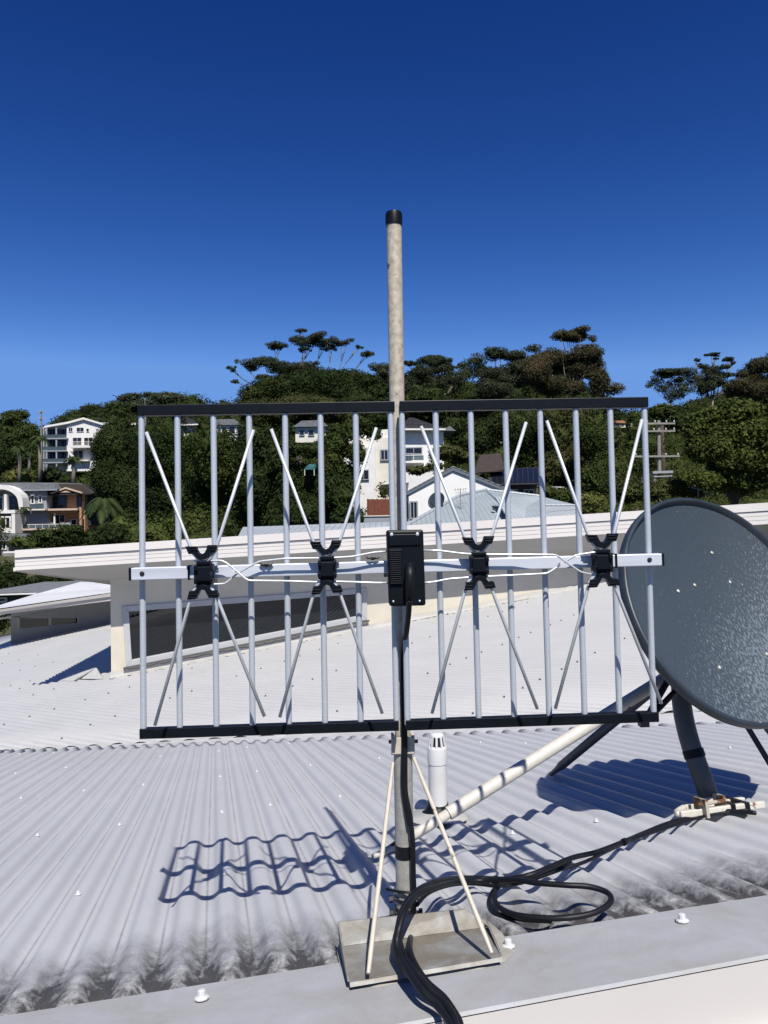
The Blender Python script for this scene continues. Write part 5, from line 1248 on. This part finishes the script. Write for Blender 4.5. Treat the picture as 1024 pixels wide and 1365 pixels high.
h.box('wall', HW, 658, 574, 684, 592, 5); h.poly('roof', HW, [(655, 575), (662, 571.5), (680, 572.5), (688, 577.5), (688, 579), (655, 577)], 6, .4); h.win(662, 579, 668, 585, .05, HG, 0)
h.box('wall', HC, 692, 593, 704, 606, 4, 3); h.box('gate_post', HC, 710, 590, 714, 602, 1, 3)
h = House('shed', 'tiny white roofed shed in the scrub below the fourth X dipole', 'shed', 55, 744, 655)
h.poly('roof', HW, [(732, 651), (738, 648.6), (752, 649), (756, 653.5), (736, 653)], 1.6, .3, ext=(0, 1.6, .1)); h.box('wall', HG, 735, 652.5, 753, 664, 1.2)
h = House('house', 'tiny orange roofed house far off in the gap right of the antenna', 'house', 240, 826, 567)
h.poly('roof', mcol('terracotta', (.50, .22, .12)), [(817, 563.5), (821, 560.5), (831, 560.5), (836, 564)], 6, .5); h.box('wall', HC, 819, 563.5, 834, 570, 6); h.win(821, 565, 825, 568, .05, HG, 0); h.win(828, 565, 832, 568, .05, HG, 0)
h = House('carport', 'white roofed carport in the deep shade under the bright green tree', 'carport', 45, 938, 652)
h.poly('roof', HW, [(929, 652), (934, 648.5), (946, 646.5), (948, 648.5), (938, 653.5)], .8, 0, ext=(0, .8, .1)); h.box('post', HG, 931, 652, 931.8, 662, .1); h.box('post', HG, 944, 650, 944.8, 662, .1)
# small neighbouring wing beyond the far sheet
h = House('outbuilding', 'low grey outbuilding with white corrugated roof beyond the far roof at left', 'building', 14, 70, 820)
YY = 14.0
g = MB(); g.add([at(-60, 825, 12.6), at(0, 811, 13.4), at(143, 790.5, 15.2), at(330, 764, 17.8), at(330, 752, 22), at(215, 779, 19.5), at(108, 775.5, 19.5), at(50, 791, 16.8)], [(0, 1, 2, 3, 4, 5, 6, 7)]); o = g.build('roof', corr2 if 'corr2' in globals() else ribmetal('white_roof_metal', (.80, .80, .80)), h.t)
g = MB(); P = [at(-60, 826, 12.6), at(0, 812.5, 13.4), at(143, 791.5, 15.2), at(330, 765, 17.8)]; Q = [at(-60, 835, 12.62), at(0, 819.5, 13.42), at(143, 801.5, 15.22), at(330, 778, 17.82)]
for i in range(3):
    g.prism([P[i], P[i + 1], Q[i + 1], Q[i]], (0.05, .10, 0))
    m = .42; a_, b_ = P[i] * (1 - m) + Q[i] * m, P[i + 1] * (1 - m) + Q[i + 1] * m
    g.prism([P[i] + np.array([.01, -.03, 0]), P[i + 1] + np.array([.01, -.03, 0]), b_ + np.array([.01, -.03, 0]), a_ + np.array([.01, -.03, 0])], (.0, .031, 0))
g.build('fascia', M['fascia'], h.t)
def ow(x, y):   # outbuilding wall plane 0.5 m behind its fascia line
    t = (x + 60) / 390.; Y = 13.4 + t * 5.2; return at(x, y, Y)
GW = mcol('outbuilding_wall', (.40, .41, .42)); g = MB()
wy = lambda x: 822.5 - (x - 14) * .158
wb = lambda x: 823.0 + 14
def quadp(g, x0, y0a, y0b, x1, y1a, y1b, e=(0.02, .12, 0)): g.prism([ow(x0, y0a), ow(x1, y1a), ow(x1, y1b), ow(x0, y0b)], e)
quadp(g, 14.6, 813, 822.5, 105, 799, 808.5); quadp(g, 14.6, 822.5, 880, 23.5, 822.3, 880); quadp(g, 105, 799, 880, 330, 762, 850); quadp(g, 23.5, 838, 880, 105, 830, 880)
quadp(g, 23.5, 822.3, 824.2, 105, 808, 823)
g.build('wall', GW, h.t)
g = MB(); quadp(g, 23.5, 824, 839, 25.3, 824, 839, (0, .04, 0)); quadp(g, 64.5, 823.3, 836, 68, 823.2, 836, (0, .04, 0)); quadp(g, 103, 823, 834, 105, 823, 834, (0, .04, 0)); quadp(g, 23.5, 822.5, 824.5, 105, 822, 823.5, (0, .04, 0)); f_ = g.build('window', M['wframe'], h.t)
g = MB(); g.prism([ow(24, 823) + PY * .05, ow(104, 823) + PY * .05, ow(104, 840) + PY * .05, ow(24, 842) + PY * .05], (0, .01, 0)); g.build('pane', M['glass'], f_)
g = MB(); g.prism([ow(-40, 829), ow(15, 821.5), ow(15, 824), ow(-40, 832)], (0, .1, 0)); g.build('beam', M['fascia'], h.t)
h = House('house', 'low dark house with long white gutter below the eave at the left edge', 'house', 30, 20, 805)
h.box('wall', HD, -40, 793, 60, 830, 6); h.poly('roof', RGR, [(-40, 793.5), (-30, 790.5), (46, 789.5), (62, 792.5)], 7, .4); h.poly('gutter', HW, [(-40, 793.5), (48, 790.6), (48, 792), (-40, 795)], .15, .6)
h.win(-10, 796, 10, 803, .05, HW, 1, .06)

# ------------------------------------------------------------------ poles on the hill
def post(label, x, y0, y1, Y, r, arms=(), name='utility_pole', mat=None):
    a = at(x, y1, Y); b = at(x, y0, Y); b[0] = a[0] + (b[0] - a[0]) * .3; t = thing(name, label, 'pole', a)
    g = MB(); g.tube([a - up * 6, b], [r * 1.1, r * .85], 10); g.build('pole', mat or POLE, t)
    for (y, xa, xb) in arms:
        p = at(xa, y, Y - r - .08); q = at(xb, y - (xb - xa) * .008, Y - r - .08); g = MB(); g.box((p + q) / 2, nrm(q - p), PY, up, np.linalg.norm(q - p) / 2, .06, .075); o = g.build('crossarm', POLE, t)
        for u in (.03, .3, .7, .97):
            g = MB(); g.lathe(p + (q - p) * u + up * .08, up, [(0, .03), (.05, .07), (.09, .05), (.13, .08), (.18, .04)], 8); g.build('insulator', M['pvc'], o)
    return t
POLE = mcol('grey_timber_pole', (.30, .28, .24), .9, .2, 2)
pt = post('weathered timber power pole with three crossarms and transformer rack right of the antenna', 879.5, 560.5, 660, 62, .17, ((564.7, 862, 900), (574.8, 860, 900), (608.5, 846, 906)))
g = MB(); Yp2 = 61.6; a = at(869, 630, Yp2); b = at(896, 629, Yp2)
g.box((a + b) / 2, nrm(b - a), PY, up, np.linalg.norm(b - a) / 2, .25, .10); g.box((a + b) / 2 - up * .35, nrm(b - a), PY, up, np.linalg.norm(b - a) / 2 * .9, .2, .05); g.build('rack', simple('grey_box', (.35, .36, .37), .6), pt)
for x in (873, 894): g = MB(); g.lathe(at(x, 643, Yp2), up, [(0, .14), (.75, .14), (.8, .08)], 12); g.build('transformer_can', simple('can_grey', (.30, .31, .32), .5), pt)
post('thin far pole standing in the green gap left of the power pole', 842.7, 564, 610, 95, .16)
post('thin bare pole on the ridge above the white balcony house', 131, 541, 575, 178, .22)
post('thin bare pole on the ridge between the two low roofs', 194, 531, 575, 182, .22)
post('slender power pole with two crossarms rising beside the white balcony house', 55, 548, 590, 160, .18, ((549, 50, 61), (558.5, 49, 61)))
post('short mast pole at the left edge above the trees', 13.5, 549, 580, 160, .15)
for o in bpy.data.objects:
    if '_o' in o.keys(): del o['_o']
